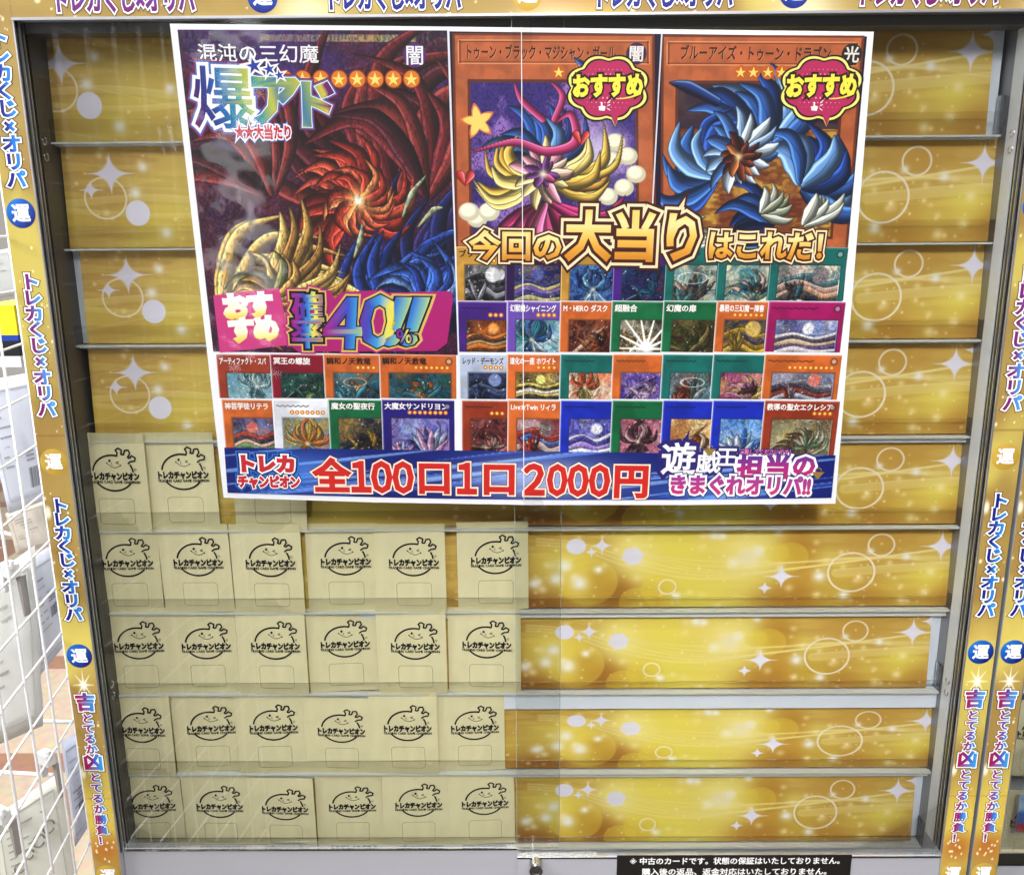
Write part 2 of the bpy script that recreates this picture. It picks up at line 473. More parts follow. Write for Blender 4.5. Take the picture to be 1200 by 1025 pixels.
def cabinet(x0, label, neighbour=False):
    """x0: world x of the centre of the opening"""
    root = empty('display_cabinet', (x0, 0.06, -1.70)); tag(root, label, 'display cabinet')
    X = lambda v: v + x0
    inv = Matrix.Translation((-x0, -0.06, 1.70))
    def fin(mb, name, mat, parent=root, **k):
        o = mb.build(name, mat, None, **k); o.parent = parent
        o.matrix_parent_inverse = inv if parent is root else Matrix.Identity(4)
        return o
    for sgn in ((-1,) if neighbour else (-1, 1)):
        xa, xb = (X(-W2 - PW), X(-W2)) if sgn < 0 else (X(W2), X(W2 + PW))
        mb = MB(); mb.box(xa, xb, -0.004, 0.20, -1.70, 0.30)
        post = fin(mb, 'side_post', MAT['steel'])
        st = post_sticker((xa + xb) / 2, 11 if sgn < 0 else 23, post, None)
        # door channel: alternating bright and dark fins on the inside of the post
        mb = MB(); xi = X(sgn * W2); i = -sgn
        def fin_(y0, y1, t, m): mb.box(min(xi, xi + i * t), max(xi, xi + i * t), y0, y1, ZB, ZT, mat=m)
        fin_(-.0044, -.0018, .0016, 0); fin_(-.0018, .0052, .0006, 1); fin_(.0052, .0075, .0026, 0)
        fin_(.0075, .0125, .0006, 1); fin_(.0125, .0148, .0026, 0); fin_(.0148, .0215, .0006, 1)
        fin(mb, 'door_channel', [MAT['alu'], MAT['black']])
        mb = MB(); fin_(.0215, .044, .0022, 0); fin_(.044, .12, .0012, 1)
        fin(mb, 'side_wall', [MAT['dark'], MAT['dark']] if sgn < 0 else [MAT['white'], MAT['wallsteel']])  # side light put into colour: shaded left wall dark, lit right wall pale
        # little slot hooks on the upright
        for zz in (-.125, -.143, -.83, -.847):
            mb = MB(); mb.tube([(xi + i * .0024, .030 + .0045 * math.sin(a), zz + .0045 * math.cos(a)) for a in np.linspace(.4, 5.2, 12)], .0009, 6)
            fin(mb, 'slot_hook', MAT['chrome'])
    # back
    mb = MB(); mb.box(X(-W2), X(W2), .115, .13, ZB - .1, .1); fin(mb, 'back_panel', MAT['steel'])
    # header
    mb = MB(); mb.box(X(-W2 if not neighbour else -W2), X(W2 + (PW if not neighbour else 0)), -.0035, .115, 0.0012, .30); head = fin(mb, 'header', MAT['steel'])
    mb = MB(); mb.box(X(-W2), X(W2), -.0062, -.0037, -.0006, .0022); fin(mb, 'header_edge', MAT['alu'], head)
    mb = MB(); mb.box(X(-W2), X(W2), .016, .05, -.010, .0011); fin(mb, 'top_track', MAT['dark'])
    mb = MB()
    p = sticker_gold(900, 60, 5)
    for k in range(4): p.glow(250 + 210 * k, 58, 40, (255, 248, 215), .7)
    p.blob(470, 30, 70, 40, (186, 120, 50), .8, .8)
    mb.image(p.a, X(-W2 + .0), X(W2 + .0 + (PW if not neighbour else 0)), .07, .0024)
    VP = gradient((0, (110, 8, 90)), (.45, (110, 30, 140)), (.62, (60, 110, 215)), (1, (60, 150, 230)))
    VB = gradient((0, (8, 16, 120)), (.5, (12, 40, 150)), (.62, (30, 110, 215)), (1, (40, 150, 230)))
    if not neighbour:
        for (pa, pb, gr) in ((61, 229, VP), (381, 541, VB), (695, 859, VB), (1003, 1169, VP)):
            xa, xb = at(pa, 5, -.004)[0], at(pb, 5, -.004)[0]
            text(mb, 'トレカくじ×オリパ', (xa + xb) / 2, .0206, .029, [(.16, (88, 66, 44)), (.115, (252, 250, 248)), (.05, lambda u, v, g_=gr: g_(v))], w=xb - xa, z=.0002)
        for (pc, gold) in ((308, 0), (618, 1), (930, 0)):
            xc = at(pc, 5, -.004)[0]; n = 40; rx = .0168
            c1, c2 = ((190, 150, 40), (226, 196, 96)) if gold else ((8, 20, 120), (24, 120, 215))
            pts = [(rx * math.cos(2 * math.pi * i / n), rx * math.sin(2 * math.pi * i / n)) for i in range(n)]
            cc = np.array([np.array(c1) + (np.array(c2) - np.array(c1)) * (.5 + y / rx / 2) for x, y in pts]) / 255
            mb.add([(xc + x, .0215 + y, .0002) for x, y in pts], [tuple(range(n))], cc)
            text(mb, '運', xc, .0225, .0215, [(.032, (250, 250, 255))], z=.0004)
    V = np.concatenate(mb.V); mb.V = [np.c_[V[:, 0], -0.0040 - V[:, 2], V[:, 1]]]
    fin(mb, 'header_sticker', MAT['sticker'], head)
    # lower rail and base
    mb = MB(); mb.box(X(-W2), X(W2), .014, .115, -1.70, -1.112); fin(mb, 'base', MAT['rail'])
    mb = MB(); mb.box(X(-W2), X(W2), .0180, .040, -1.1118, -1.1085); fin(mb, 'bottom_track', MAT['black'])
    return root, fin, X


cab, fin, X = cabinet(0.0, 'wide glass fronted display cabinet with gold sticker trim holding nine gold sparkle trays')
xs = at(605, 850, .002)[0]; xe = at(656, 850, .012)[0]
for (xa, xb, yy, zrail, side) in ((-W2 + .0006, xe, .0105, ZB + .001, -1), (xs, W2 - .0006, .0012, ZB - .006, 1)):
    mb = MB(); mb.box(xa, xb, yy, yy + .004, zrail, -.0005); dg = fin(mb, 'glass_door', MAT['glass'])
    ed = xb if side < 0 else xa
    mb = MB(); mb.box(ed - .0003, ed + .0003, yy - .0004, yy + .0044, zrail, -.001); fin(mb, 'glass_edge', MAT['glassedge'], dg)
    mb = MB()
    if side < 0:
        mb.box(xa, xs + .002, yy - .0025, yy + .0055, ZB - .09, zrail - .0003)
    else: mb.box(xa, xb, yy - .0035, yy + .0058, ZB - .095, zrail - .0003)
    dr = fin(mb, 'door_rail', MAT['rail'], dg)
    mb = MB(); mb.box(xa, (xs + .002) if side < 0 else xb, yy - .0045, yy - .0024 if side < 0 else yy - .0034, zrail - .0022, zrail + .0004); fin(mb, 'rail_edge', MAT['chrome'], dg)
    if side > 0:
        c = at(628, 1016, yy - .012); mb = MB(); n = 28
        prof = [(.0, .0104), (.014, .0104), (.0165, .0092), (.0165, .0062), (.0152, .0060)]
        ring = []
        for (yy2, rr) in prof:
            ring += [(c[0] + rr * math.cos(2 * math.pi * k / n), yy - .0035 - yy2, c[2] + rr * math.sin(2 * math.pi * k / n)) for k in range(n)]
        f = [(i * n + k, (i + 1) * n + k, (i + 1) * n + (k + 1) % n, i * n + (k + 1) % n) for i in range(len(prof) - 1) for k in range(n)]
        f.append(tuple((len(prof) - 1) * n + k for k in range(n))[::-1])
        mb.add(ring, f); lock = fin(mb, 'door_lock', MAT['chrome'], dg, smooth=False)
        mb = MB(); mb.box(c[0] - .0006, c[0] + .0006, yy - .0191, yy - .0186, c[2] - .003, c[2] + .003, (10, 10, 10)); fin(mb, 'keyhole', MAT['black'], dg)

# notice plate on the right door rail
mb = MB()
a = at(723, 1001, -.0026); b = at(998, 1002, -.0026); c = at(725, 1040, -.0026)
nx = (a[0] + b[0]) / 2; nw = b[0] - a[0]; nz_ = a[2]
mb.rect(nx - nw / 2, nx + nw / 2, c[2], nz_, 0, (18, 17, 18))
wht = (244, 244, 244)
for s_, pl, pr, py in (('中古のカードです。状態の保証はいたしておりません。', 749, 990, 1008), ('購入後の返品、返金対応はいたしておりません。', 752, 975, 1020.5)):
    l = at(pl, py, -.003); r = at(pr, py, -.003)
    text(mb, s_, (l[0] + r[0]) / 2, l[2], .0118, [(.02, wht)], w=r[0] - l[0], z=.0002)
l = at(742, 1008, -.003); text(mb, '×', l[0], l[2], .0135, [(.01, wht)], z=.0002)
for dx_, dz_ in ((.0037, 0), (-.0037, 0), (0, .0037), (0, -.0037)): mb.disc(l[0] + dx_, l[2] + dz_, .0009, z=.0003, col=wht, n=10)
V = np.concatenate(mb.V); mb.V = [np.c_[V[:, 0], -V[:, 2], V[:, 1]]]
o = mb.build('notice_sticker', MAT['sticker']); o.location = (0, -.0037, 0)
tag(o, 'black notice strip with two lines of white Japanese text on bottom rail', 'notice')

# neighbouring cabinet on the right
NX = at(1168 + 2.5, 750, 0)[0] + PW + W2
cab2, fin2, X2 = cabinet(NX, 'neighbouring cabinet cut off at the right edge, its gold sticker post beside a black gap', True)
mb = MB(); mb.box(NX - W2, NX + W2, .004, .008, ZB, -.0005); fin2(mb, 'glass_door', MAT['glass'])

# ---------------------------------------------------------------- nine gold trays
GW, GH = 1400, 150


def gold_sheet():
    p = Pic(GW, GH, (210, 176, 86))
    U = lambda px: (px - 100) / 992 * GW          # features read off the seventh row
    Vv = lambda v: v * GH
    k = GW / 992
    n = p.noise(50, 3, 4, 3); p.mix((n - .4) * 1.5, (182, 138, 58))
    n = p.noise(60, 9, 3, 3); p.mix(np.clip((n - .5) * 4, 0, .8), (220, 200, 88))
    n = p.noise(10, 19, 3, 9); p.mix(np.clip((n - .5) * 3, 0, .35), (240, 214, 110))
    mask = np.clip((p.X - U(640)) / (25 * k), 0, 1)
    # brighter right half
    for (x, v, r, rv, c, a_) in ((640, .55, 60, .7, (236, 210, 84), .9), (745, .4, 75, .8, (240, 220, 88), .95), (770, .75, 60, .5, (226, 216, 84), .9), (850, .4, 70, .7, (238, 222, 104), .9),
                                 (690, .85, 45, .35, (168, 117, 42), .95), (610, .95, 60, .16, (168, 114, 44), .9), (905, .45, 34, .8, (198, 147, 50), .8), (905, .9, 70, .3, (187, 136, 50), .8), (690, .45, 22, .4, (185, 133, 47), .8),
                                 (960, .8, 50, .4, (216, 196, 74), .8), (1060, .65, 36, .34, (226, 212, 74), .8), (1010, .9, 60, .2, (185, 138, 50), .8), (1000, .12, 80, .3, (200, 156, 64), .8),
                                 (90, .7, 60, .3, (216, 196, 74), .7), (200, .75, 80, .3, (218, 200, 74), .7), (300, .4, 80, .5, (214, 184, 74), .6), (420, .7, 80, .4, (222, 196, 74), .7), (540, .9, 60, .3, (175, 125, 50), .7)):
        p.blob(U(x), Vv(v), r * k, rv * GH, c, a_, .9)
    for x, v, r_, c, a_ in ((640, .5, 34, (246, 232, 110), .8), (712, .32, 40, (250, 242, 124), .8), (770, .25, 44, (240, 226, 94), .8), (800, .72, 50, (236, 222, 94), .7), (848, .3, 46, (246, 236, 124), .8), (690, .8, 30, (162, 110, 41), .9), (672, .62, 16, (175, 122, 46), .7), (735, .97, 26, (181, 133, 47), .6), (600, .98, 40, (162, 108, 41), .9), (905, .2, 24, (185, 136, 50), .7), (890, .95, 40, (178, 128, 47), .7), (1015, .75, 30, (232, 218, 94), .6), (1062, .6, 26, (240, 228, 104), .7), (1080, .9, 30, (175, 125, 47), .7), (985, .95, 40, (180, 131, 49), .7)):
        p.glow(U(x), Vv(v), r_ * k, c, a_, 1.3)
    for x, v, r in ((718, .93, 22), (745, .78, 24), (895, .35, 22), (880, .3, 14), (660, .65, 36)):
        p.blob(U(x), Vv(v), r * k, r * k * .95, (232, 208, 70), .45, .06)
    ln = lambda pts, w, a_: p.stroke([(U(x), Vv(v)) for x, v in pts], [w * k] * 3, (240, 222, 140), (246, 230, 150), (250, 240, 190), a_, False)
    for o_ in (0, 2, 4):
        ln([(600, .1 + o_ * .02), (650, .16 + o_ * .02), (712, .36 + o_ * .03), (800, .55 + o_ * .02), (900, .5), (1095, .22)], 1.6, .45)
        ln([(720, .3), (800, .4 + o_ * .03), (900, .42), (1000, .36), (1095, .38 + o_ * .02)], 1.3, .35)
    ln([(100, .55), (200, .5), (330, .62), (450, .52)], 4, .35); ln([(100, .62), (220, .68), (330, .58)], 3, .3)
    ln([(950, .56), (1020, .5), (1095, .46)], 6, .4); ln([(930, .4), (1020, .36), (1095, .37)], 3, .3)
    r = np.random.RandomState(4)
    for i in range(240):
        x, y = r.rand() * GW, r.rand() * GH; s_ = (r.rand() ** 3 * 4 + .8) * (1.3 if x > U(600) else .8)
        p.glow(x, y, s_ * 1.6, (255, 240, 180), .35 + .5 * r.rand(), 1.5)
    for x, v, r_ in ((623, .62, 8), (650, .68, 9), (597, .68, 7), (633, .45, 8), (672, .5, 5), (930, .6, 7), (806, .06, 6), (815, .07, 5), (764, .85, 5), (880, .02, 5), (960, .85, 6), (988, .28, 4), (1030, .35, 5), (830, .42, 7), (855, .3, 6), (185, .2, 5), (175, .45, 6), (205, .85, 6), (260, .5, 5)):
        p.glow(U(x), Vv(v), r_ * k * 1.3, (250, 252, 240), .95, 1.6)
    W = (236, 236, 246)
    # hexagonal light spots
    def hexa(x, v, r_, a_, c=W, soft=3):
        X = p.X - U(x); Y = p.Y - Vv(v); d = np.max([np.abs(X * math.cos(t) + Y * math.sin(t)) for t in (.3, .3 + math.pi / 3, .3 + 2 * math.pi / 3)], 0)
        p.mix(a_ * np.clip((r_ * k - d) / soft, 0, 1), c)
    p.glow(U(712), Vv(.33), 34 * k, (252, 240, 150), .8); hexa(712, .33, 12.5, .95)
    p.glow(U(847), Vv(.33), 34 * k, (250, 236, 150), .8); hexa(847, .35, 17, .55, (246, 240, 210), 16); hexa(858, .26, 8, .6, (250, 246, 220), 6)
    p.blob(U(646), Vv(.2), 11.5 * k, 10.5 * k, W, 1, .02)
    for x, v, s_ in ((676, .19, 17), (664, .27, 10), (886, .6, 23), (867, .75, 13), (1070, .22, 27), (1093, .07, 20)): p.spark(U(x), Vv(v), s_ * k, s_ * k * .95, W)
    R_ = (244, 236, 206)
    for x, v, r_, w in ((753, .73, 10, 2), (967, .55, 27, 2.4), (1000, .2, 15, 2.2), (143, .50, 22, 2)): p.ring(U(x), Vv(v), r_ * k, r_ * k * .98, w * k, R_, .9)
    for x, v, s_ in ((150, .26, 29), (128, .42, 14)): p.spark(U(x), Vv(v), s_ * k, s_ * k, W)
    p.blob(U(176), Vv(.65), 13 * k, 13.5 * k, W, 1, .02)
    return p


GOLD = gold_sheet(); GOLD.a = np.clip(GOLD.a * np.array([1.02, 1.0, 1.03]), 0, 1)
ROWS = [  # gold left x, gold right x at the top, y top, y lip, y bottom, back-plate right x
    (8, 1166, 33, 133, 159, 1178, 'topmost gold sparkle tray, its upper corners showing on both sides of the poster'),
    (69, 1179, 165, 259, 285, None, 'second gold sparkle tray from the top, level with the poster monsters-free headline area'),
    (92, 1166, 287, 376, 399, None, 'third gold sparkle tray from the top'),
    (102, 1144, 403, 491, 512, None, 'fourth gold sparkle tray from the top, the last one above the envelopes'),
    (100, 1140, 519, 596, 618, None, 'fifth gold sparkle tray, half covered by the bottom edge of the poster'),
    (108, 1127, 620, 698, 715, None, 'gold sparkle tray just below the poster with six envelopes on its left'),
    (108, 1092, 722, 797, 811, 1110, 'gold sparkle tray third from the bottom with a white end strip'),
    (118, 1107, 829, 889, 905, None, 'gold sparkle tray second from the bottom, under a thick white shelf edge'),
    (122, 1073, 909, 979, 992, 1092, 'bottom gold sparkle tray with a white end strip beside the black rail gap'),
]
ROWS[1] = ROWS[1][:6] + ('second gold sparkle tray from the top, level with the two large orange cards',)
ROWS[2] = ROWS[2][:6] + ('third gold sparkle tray from the top, level with the headline of the poster',)
mbg = MB(); mbg.image(GOLD.a, -.5, .5, 1.0, 0.0)
V = np.concatenate(mbg.V); mbg.V = [np.c_[V[:, 0], V[:, 2], V[:, 1]]]
gold_mesh = None
ZROW = []
for i, (gl, gr, yt, yl, yb, br_, label) in enumerate(ROWS):
    xr = at(gr, yt, .066)[0]; xl = max(at(gl, yt, .066)[0], -W2 + .003 if i else -.62); zt = at(1000, yt, .066)[2]; zb = at(1000, yb, .047)[2]; zl = at(1000, yl, .047)[2]
    zt_next = at(1000, ROWS[i + 1][2], .066)[2] if i < 8 else -1.1125
    ZROW.append((zt, zb, zl))
    root = empty('display_tray', (0, .06, zb)); tag(root, label, 'display tray', 'gold sparkle display trays')
    def part(mb, name, mat):
        V = np.concatenate(mb.V) - np.array([0, .06, zb]); mb.V = [V]
        return mb.build(name, mat, root)
    if gold_mesh is None:
        g = mbg.build('gold_panel', MAT['gold'], root); gold_mesh = g.data
    else:
        g = bpy.data.objects.new('gold_panel', gold_mesh); COL.objects.link(g); g.parent = root
    g.location = ((xl + xr) / 2, 0, 0.0004); g.scale = (xr - xl, 1, zt - zb - .0004); g.rotation_euler = (-math.atan2(.006, zt - zb), 0, 0)
    xbr = at(br_, yt, .069)[0] if br_ else xr + .002
    xbl = at(83, 287, .069)[0] if i == 2 else xl - .001
    xbr = min(xbr, W2 - .0015); xbl = max(xbl, -W2 + .0015)
    mb = MB(); mb.box(xbl, xbr, .0685, .0715, zb, zt); part(mb, 'back_plate', MAT['white'])
    # ledge under the tray
    mb = MB(); zbot = zt_next + .0006 + .0085 * (CAMPOS[2] - zt_next) / 1.15
    mb.box(max(xbl, -W2 + .0015), xbr, .0565, .112, zbot, zb - .0026); part(mb, 'shelf_ledge', MAT['white'] if i in (0, 1, 2, 3, 6) else MAT['edge'])
    xlr = min(xbr, xr + .004) if br_ is None else xbr - .002
    mb = MB(); mb.box(xbl, xlr, .0472, .0562, zb - .0024, zb - .0002); part(mb, 'tray_floor', MAT['edge'])
    mb = MB(); mb.box(xbl, xlr, .0450, .0470, zb - .0022, zl); part(mb, 'front_lip', MAT['lip'])
    mb = MB(); mb.box(xbl, xlr, .0452, .0468, zl + .0001, zl + .0007); part(mb, 'lip_edge', MAT['acryl'])
    mb = MB(); mb.box(xlr, xlr + .0012, .0472, .066, zb - .0002, zl + (.02 if br_ else 0)); part(mb, 'end_cap', MAT['acryl'])

# ---------------------------------------------------------------- envelopes with the printed crown-head logo
EW, EH, ET = .0952, .1175, .0035


def envelope_mesh(seed):
    r = np.random.RandomState(seed); nx_, ny_ = 9, 12
    X, Z = np.meshgrid(np.linspace(0, EW, nx_), np.linspace(0, EH, ny_))
    bul = np.sin(np.pi * X / EW) ** .6 * np.sin(np.pi * np.clip(Z / EH, 0, 1)) ** .5
    jit = r.randn(ny_, nx_) * .00012
    mb = MB(); n = nx_ * ny_
    F = np.stack([X, -.0006 - .0014 * bul + jit, Z], -1).reshape(-1, 3); B = np.stack([X, .0006 + .0012 * bul, Z], -1).reshape(-1, 3)
    idx = np.arange(n).reshape(ny_, nx_); f = []
    for a_ in range(ny_ - 1):
        for b_ in range(nx_ - 1):
            q = (idx[a_, b_], idx[a_, b_ + 1], idx[a_ + 1, b_ + 1], idx[a_ + 1, b_]); f.append(q); f.append(tuple(k + n for k in q[::-1]))
    per = list(idx[0, :]) + list(idx[1:, -1]) + list(idx[-1, -2::-1]) + list(idx[-2:0:-1, 0])
    for k in range(len(per)): a_, b_ = per[k], per[(k + 1) % len(per)]; f.append((b_, a_, a_ + n, b_ + n))
    mb.add(np.r_[F, B], f)
    return mb.build('kraft_envelope', MAT['kraft'], smooth=False)


def logo_mesh():
    mb = MB(); cx, cz = .0520, EH - .0467      # centre of the squat round head
    rx, rz = .0268, .0212; LW = .0023
    arc = lambda a0, a1, n=30: [(cx + rx * math.cos(math.radians(t)), cz + rz * math.sin(math.radians(t))) for t in np.linspace(a0, a1, n)]
    g = lambda px, py: (cx + (px - 440) / 10.25 * .00112, cz - (py - 657) / 10.25 * .00114)
    mb.ribbon(arc(74, 174), LW); mb.ribbon(arc(213, 327), LW); mb.ribbon(arc(3, 29, 12), LW)
    crown = [g(*q) for q in ((503, 478), (512, 440), (492, 412), (527, 390), (568, 410), (556, 456), (588, 458), (606, 414), (650, 410), (664, 446), (632, 488), (656, 494), (686, 470), (727, 492), (714, 526), (664, 532), (628, 556))]
    D = []
    for a_, b_ in zip(crown[:-1], crown[1:]):
        for t in np.linspace(0, 1, 4, endpoint=False): D.append((a_[0] + (b_[0] - a_[0]) * t, a_[1] + (b_[1] - a_[1]) * t))
    D.append(crown[-1]); mb.ribbon(D, LW * .9)
    q = g(410, 526); mb.disc(q[0], q[1], .0017, n=14); q = g(374, 550); mb.disc(q[0], q[1], .0010, n=10); q = g(537, 574); mb.disc(q[0], q[1], .0010, n=10)
    mb.ribbon([g(374 + 163 * t, 550 + 24 * t + 36 * math.sin(math.pi * t)) for t in np.linspace(0, 1, 16)], .0008)
    mb.ribbon([g(440, 545), g(424, 556), g(442, 572)], .0007); mb.ribbon([g(484, 548), g(520, 532)], .0009); mb.ribbon([g(494, 552), g(522, 556)], .0009)
    text(mb, 'トレカチャンピオン', cx, cz - .0038, .0094, [(.085, (0, 0, 0))], w=.0690)
    text(mb, 'TRADING CARD GAME CHAMPION', cx + .0005, cz - .0106, .0044, [(.05, (0, 0, 0))], w=.0680)
    mb.ribbon([(cx + .0300 + .0013 * math.cos(t), cz + .0048 + .0013 * math.sin(t)) for t in np.linspace(0, 2 * math.pi, 12)], .0004)
    text(mb, 'R', cx + .0300, cz + .0048, .0016, [(.02, (0, 0, 0))])
    V = np.concatenate(mb.V); return mb, V


def logo_obj():
    mb, V = logo_mesh(); mb.V = [np.c_[V[:, 0], -.0024 - V[:, 2], V[:, 1]]]
    return mb.build('printed_logo', MAT['ink'])


def rounded(cx, cz, w, h, r, n=6):
    out = []
    for sx, sz, a0 in ((1, 1, 0), (-1, 1, 90), (-1, -1, 180), (1, -1, 270)):
        out += [(cx + sx * (w / 2 - r) + r * math.cos(math.radians(a0 + 90 * k / n)), cz + sz * (h / 2 - r) + r * math.sin(math.radians(a0 + 90 * k / n))) for k in range(n + 1)]
    return out


protos = []
lg0 = logo_obj(); mb = MB(); mb.ribbon(rounded(.0520, EH - .0930, .0470, .0310, .0045), .00045, col=(110, 104, 80), closed=True)
V = np.concatenate(mb.V); mb.V = [np.c_[V[:, 0], -.0023 - V[:, 2], V[:, 1]]]; bx0 = mb.build('label_box', principled('faint_ink', (122, 114, 86), rough=.7))
for k in range(4): protos.append(envelope_mesh(k))
pmesh = [q.data for q in protos]
for q in protos[1:]: bpy.data.objects.remove(q)
lg0.parent = protos[0]; bx0.parent = protos[0]
ENV = [  # row index, row phrase, [(left x, top y, tilt deg)]
    (4, 'top envelope row beside the poster', [(82, 507, .3), (164, 507, -.2), (268, 507, .2)]),
    (5, 'second envelope row from the top', [(97, 615, .4), (184, 614, 0), (268, 614, 0), (356, 613, 0), (437, 614, .2), (535, 612, -.2)]),
    (6, 'third envelope row from the top', [(112, 714, .3), (192, 715, 0), (274, 712, 0), (358, 713, 0), (440, 713, .1), (524, 711, -.1)]),
    (7, 'second envelope row from the bottom', [(118, 813, .2), (199, 814, 0), (274, 812, .1), (354, 816, .1), (432, 811, -.4), (511, 814, -.2)]),
    (8, 'bottom envelope row', [(131, 908, .2), (211, 907, 0), (289, 910, 0), (368, 909, 0), (446, 905, .2), (525, 905, -.2)]),
]
ORD = ['first', 'second', 'third', 'fourth', 'fifth', 'sixth']
first = True


def place_env(x, y, z, tilt, label, k, cat='envelope', group='kraft envelopes standing in the trays', lx=0.0, sc=1.0):
    global first
    if first: o = protos[0]; first = False; kids = [lg0, bx0]
    else:
        o = bpy.data.objects.new('kraft_envelope', pmesh[k]); COL.objects.link(o); kids = []
        for src in (lg0, bx0):
            c = src.copy(); COL.objects.link(c); c.parent = o; kids.append(c)
    for c in kids: c.location = (lx, 0, 0)
    o.location = (x, y, z); o.rotation_euler = (math.radians(rnd.uniform(-.6, .4)), math.radians(tilt + rnd.uniform(-.5, .5)), math.radians(rnd.choice((-1, 1)) * rnd.uniform(1.0, 2.6)))
    o.scale = (1, 1, sc)
    tag(o, label, cat, group)
    return o


for (ri, phrase, lst) in ENV:
    zt, zb, zl = ZROW[ri]
    for j, (lx, ty, tilt) in enumerate(lst):
        yy = .0505 + .0030 * (j % 2) + .0008 * rnd.random()
        P0 = at(lx, ty, yy)
        z0 = zb + .0004; h = P0[2] - z0
        label = f'{ORD[j]} kraft envelope from the left in the {phrase}'
        if ri == 4 and j == 2: label = 'kraft envelope mostly hidden behind the lower left corner of the poster'
        place_env(P0[0], yy, z0, tilt, label, rnd.randrange(4), lx=rnd.uniform(-.0012, .0012), sc=h / EH)
P0 = at(528, 712, .0565)
o = place_env(P0[0], .0558, ZROW[6][1] + .0004, -.2, 'kraft envelope peeking out behind the sixth one in the third envelope row', 1, sc=(P0[2] - ZROW[6][1]) / EH)

# things glimpsed inside the neighbouring cabinet
for j, (px, py, lab) in enumerate(((1180, 820, 'upper kraft envelope glimpsed inside the neighbouring cabinet'), (1172, 925, 'lower kraft envelope glimpsed inside the neighbouring cabinet'))):
    P0 = at(px, py, .05); place_env(P0[0], .05, P0[2] - EH, 0, lab, 1)
mb = MB(); a = at(1196, 930, .03); p = Pic(40, 60, (60, 110, 190)); n = p.noise(20, 3); p.mix((n - .4) * 3, (190, 220, 245)); p.blob(10, 52, 14, 8, (190, 30, 40), 1, .3)
mb.image(p.a, 0, .09, 0, -.062); V = np.concatenate(mb.V); mb.V = [np.c_[V[:, 0], V[:, 2], V[:, 1]]]
mb.box(0, .09, .0006, .0014, -.062, 0, (235, 235, 240))
o = mb.build('leaflet', MAT['print']); o.location = tuple(a); tag(o, 'blue sky printed leaflet standing inside the neighbouring cabinet at the edge', 'leaflet')
for j, zz in enumerate((-.86, -.98)):
    mb = MB(); mb.box(NX - W2 + .002, NX + W2 - .002, .056, .112, zz - .004, zz); fin2(mb, 'shelf', MAT['white'])

# ---------------------------------------------------------------- the poster
YT, YB = -.040, -.012
TL, TR, BL = at(199, 28, YT), at(1024, 37.5, YT), at(262, 583, YB)
ex = (TR - TL) / np.linalg.norm(TR - TL); dn = BL - TL; dn -= ex * dn.dot(ex); HH = np.linalg.norm(dn); dn /= HH; WW = np.linalg.norm(TR - TL)
nrm = np.cross(ex, -dn)                       # faces the viewer
PO = TL + ex * WW / 2 + dn * HH / 2
MPO = Matrix((ex, -dn, nrm)).transposed().to_4x4(); MPO.translation = Vector(PO)


def P(px, py):
    d = ray(px, py); t = (PO - CAMPOS).dot(nrm) / d.dot(nrm); q = CAMPOS + t * d - PO
    return np.array([q.dot(ex), -q.dot(dn)])


poster = empty('poster'); poster.matrix_world = MPO
tag(poster, 'large laminated lottery poster of collectible card pictures taped across the upper glass', 'poster')
BRc = P(979, 590)
mb = MB(); hw, hh = WW / 2, HH / 2
QD = [P(199, 28), P(262, 583), P(440, 588.5), P(620, 591.5), P(800, 591.5), P(979, 590), P(1024, 37.5), P(612, 32.5)]; nq = len(QD)
mb.add([(q[0], q[1], z_) for z_ in (0, -.0008) for q in QD], [tuple(range(nq)), tuple(range(nq, 2 * nq))[::-1]] + [(k, k + nq, (k + 1) % nq + nq, (k + 1) % nq) for k in range(nq)], (246, 247, 252)); mb.build('paper_sheet', MAT['print'], poster)


def pr(name, mb): return mb.build(name, MAT['print'], poster)


K = .00095   # metres per photo pixel on the poster
def ink(p, mask, pal, seed, scale, line=.16, reps=1.6):
    """swirling flat ink areas with dark contour lines, like a printed illustration seen from afar"""
    A = scale * 1.6
    n1, n2, F = p.noise(scale, seed, 2), p.noise(scale, seed + 1, 2), p.noise(scale * .8, seed + 2, 3)
    yi = np.clip(p.Y + (n1 - .5) * A * 2, 0, p.h - 1).astype(int); xi = np.clip(p.X + (n2 - .5) * A * 2, 0, p.w - 1).astype(int)
    F = F[yi, xi]; lo, hi = np.percentile(F, 2), np.percentile(F, 98); v = np.clip((F - lo) / (hi - lo), 0, .999) * len(pal) * reps
    k = v.astype(int); fr = v - k; C = np.array(pal, float)[k % len(pal)] * (.62 + .55 * fr)[..., None]
    C = np.clip(C + (np.clip(fr - .8, 0, .2) * 200)[..., None], 0, 255) / 255
    ln = np.clip(1 - np.minimum(fr, 1 - fr) / line, 0, 1) ** 1.5
    C = C * (1 - .8 * ln[..., None])
    m = np.clip(mask, 0, 1)[..., None]; p.a = p.a * (1 - m) + C * m


def soft(p, cx, cy, rx, ry, seed, edge=.25):
    n = p.noise(min(rx, ry) * .6, seed, 3)
    return np.clip((1 - np.sqrt(((p.X - cx) / rx) ** 2 + ((p.Y - cy) / ry) ** 2) + (n - .5) * 1.1) / edge, 0, 1)


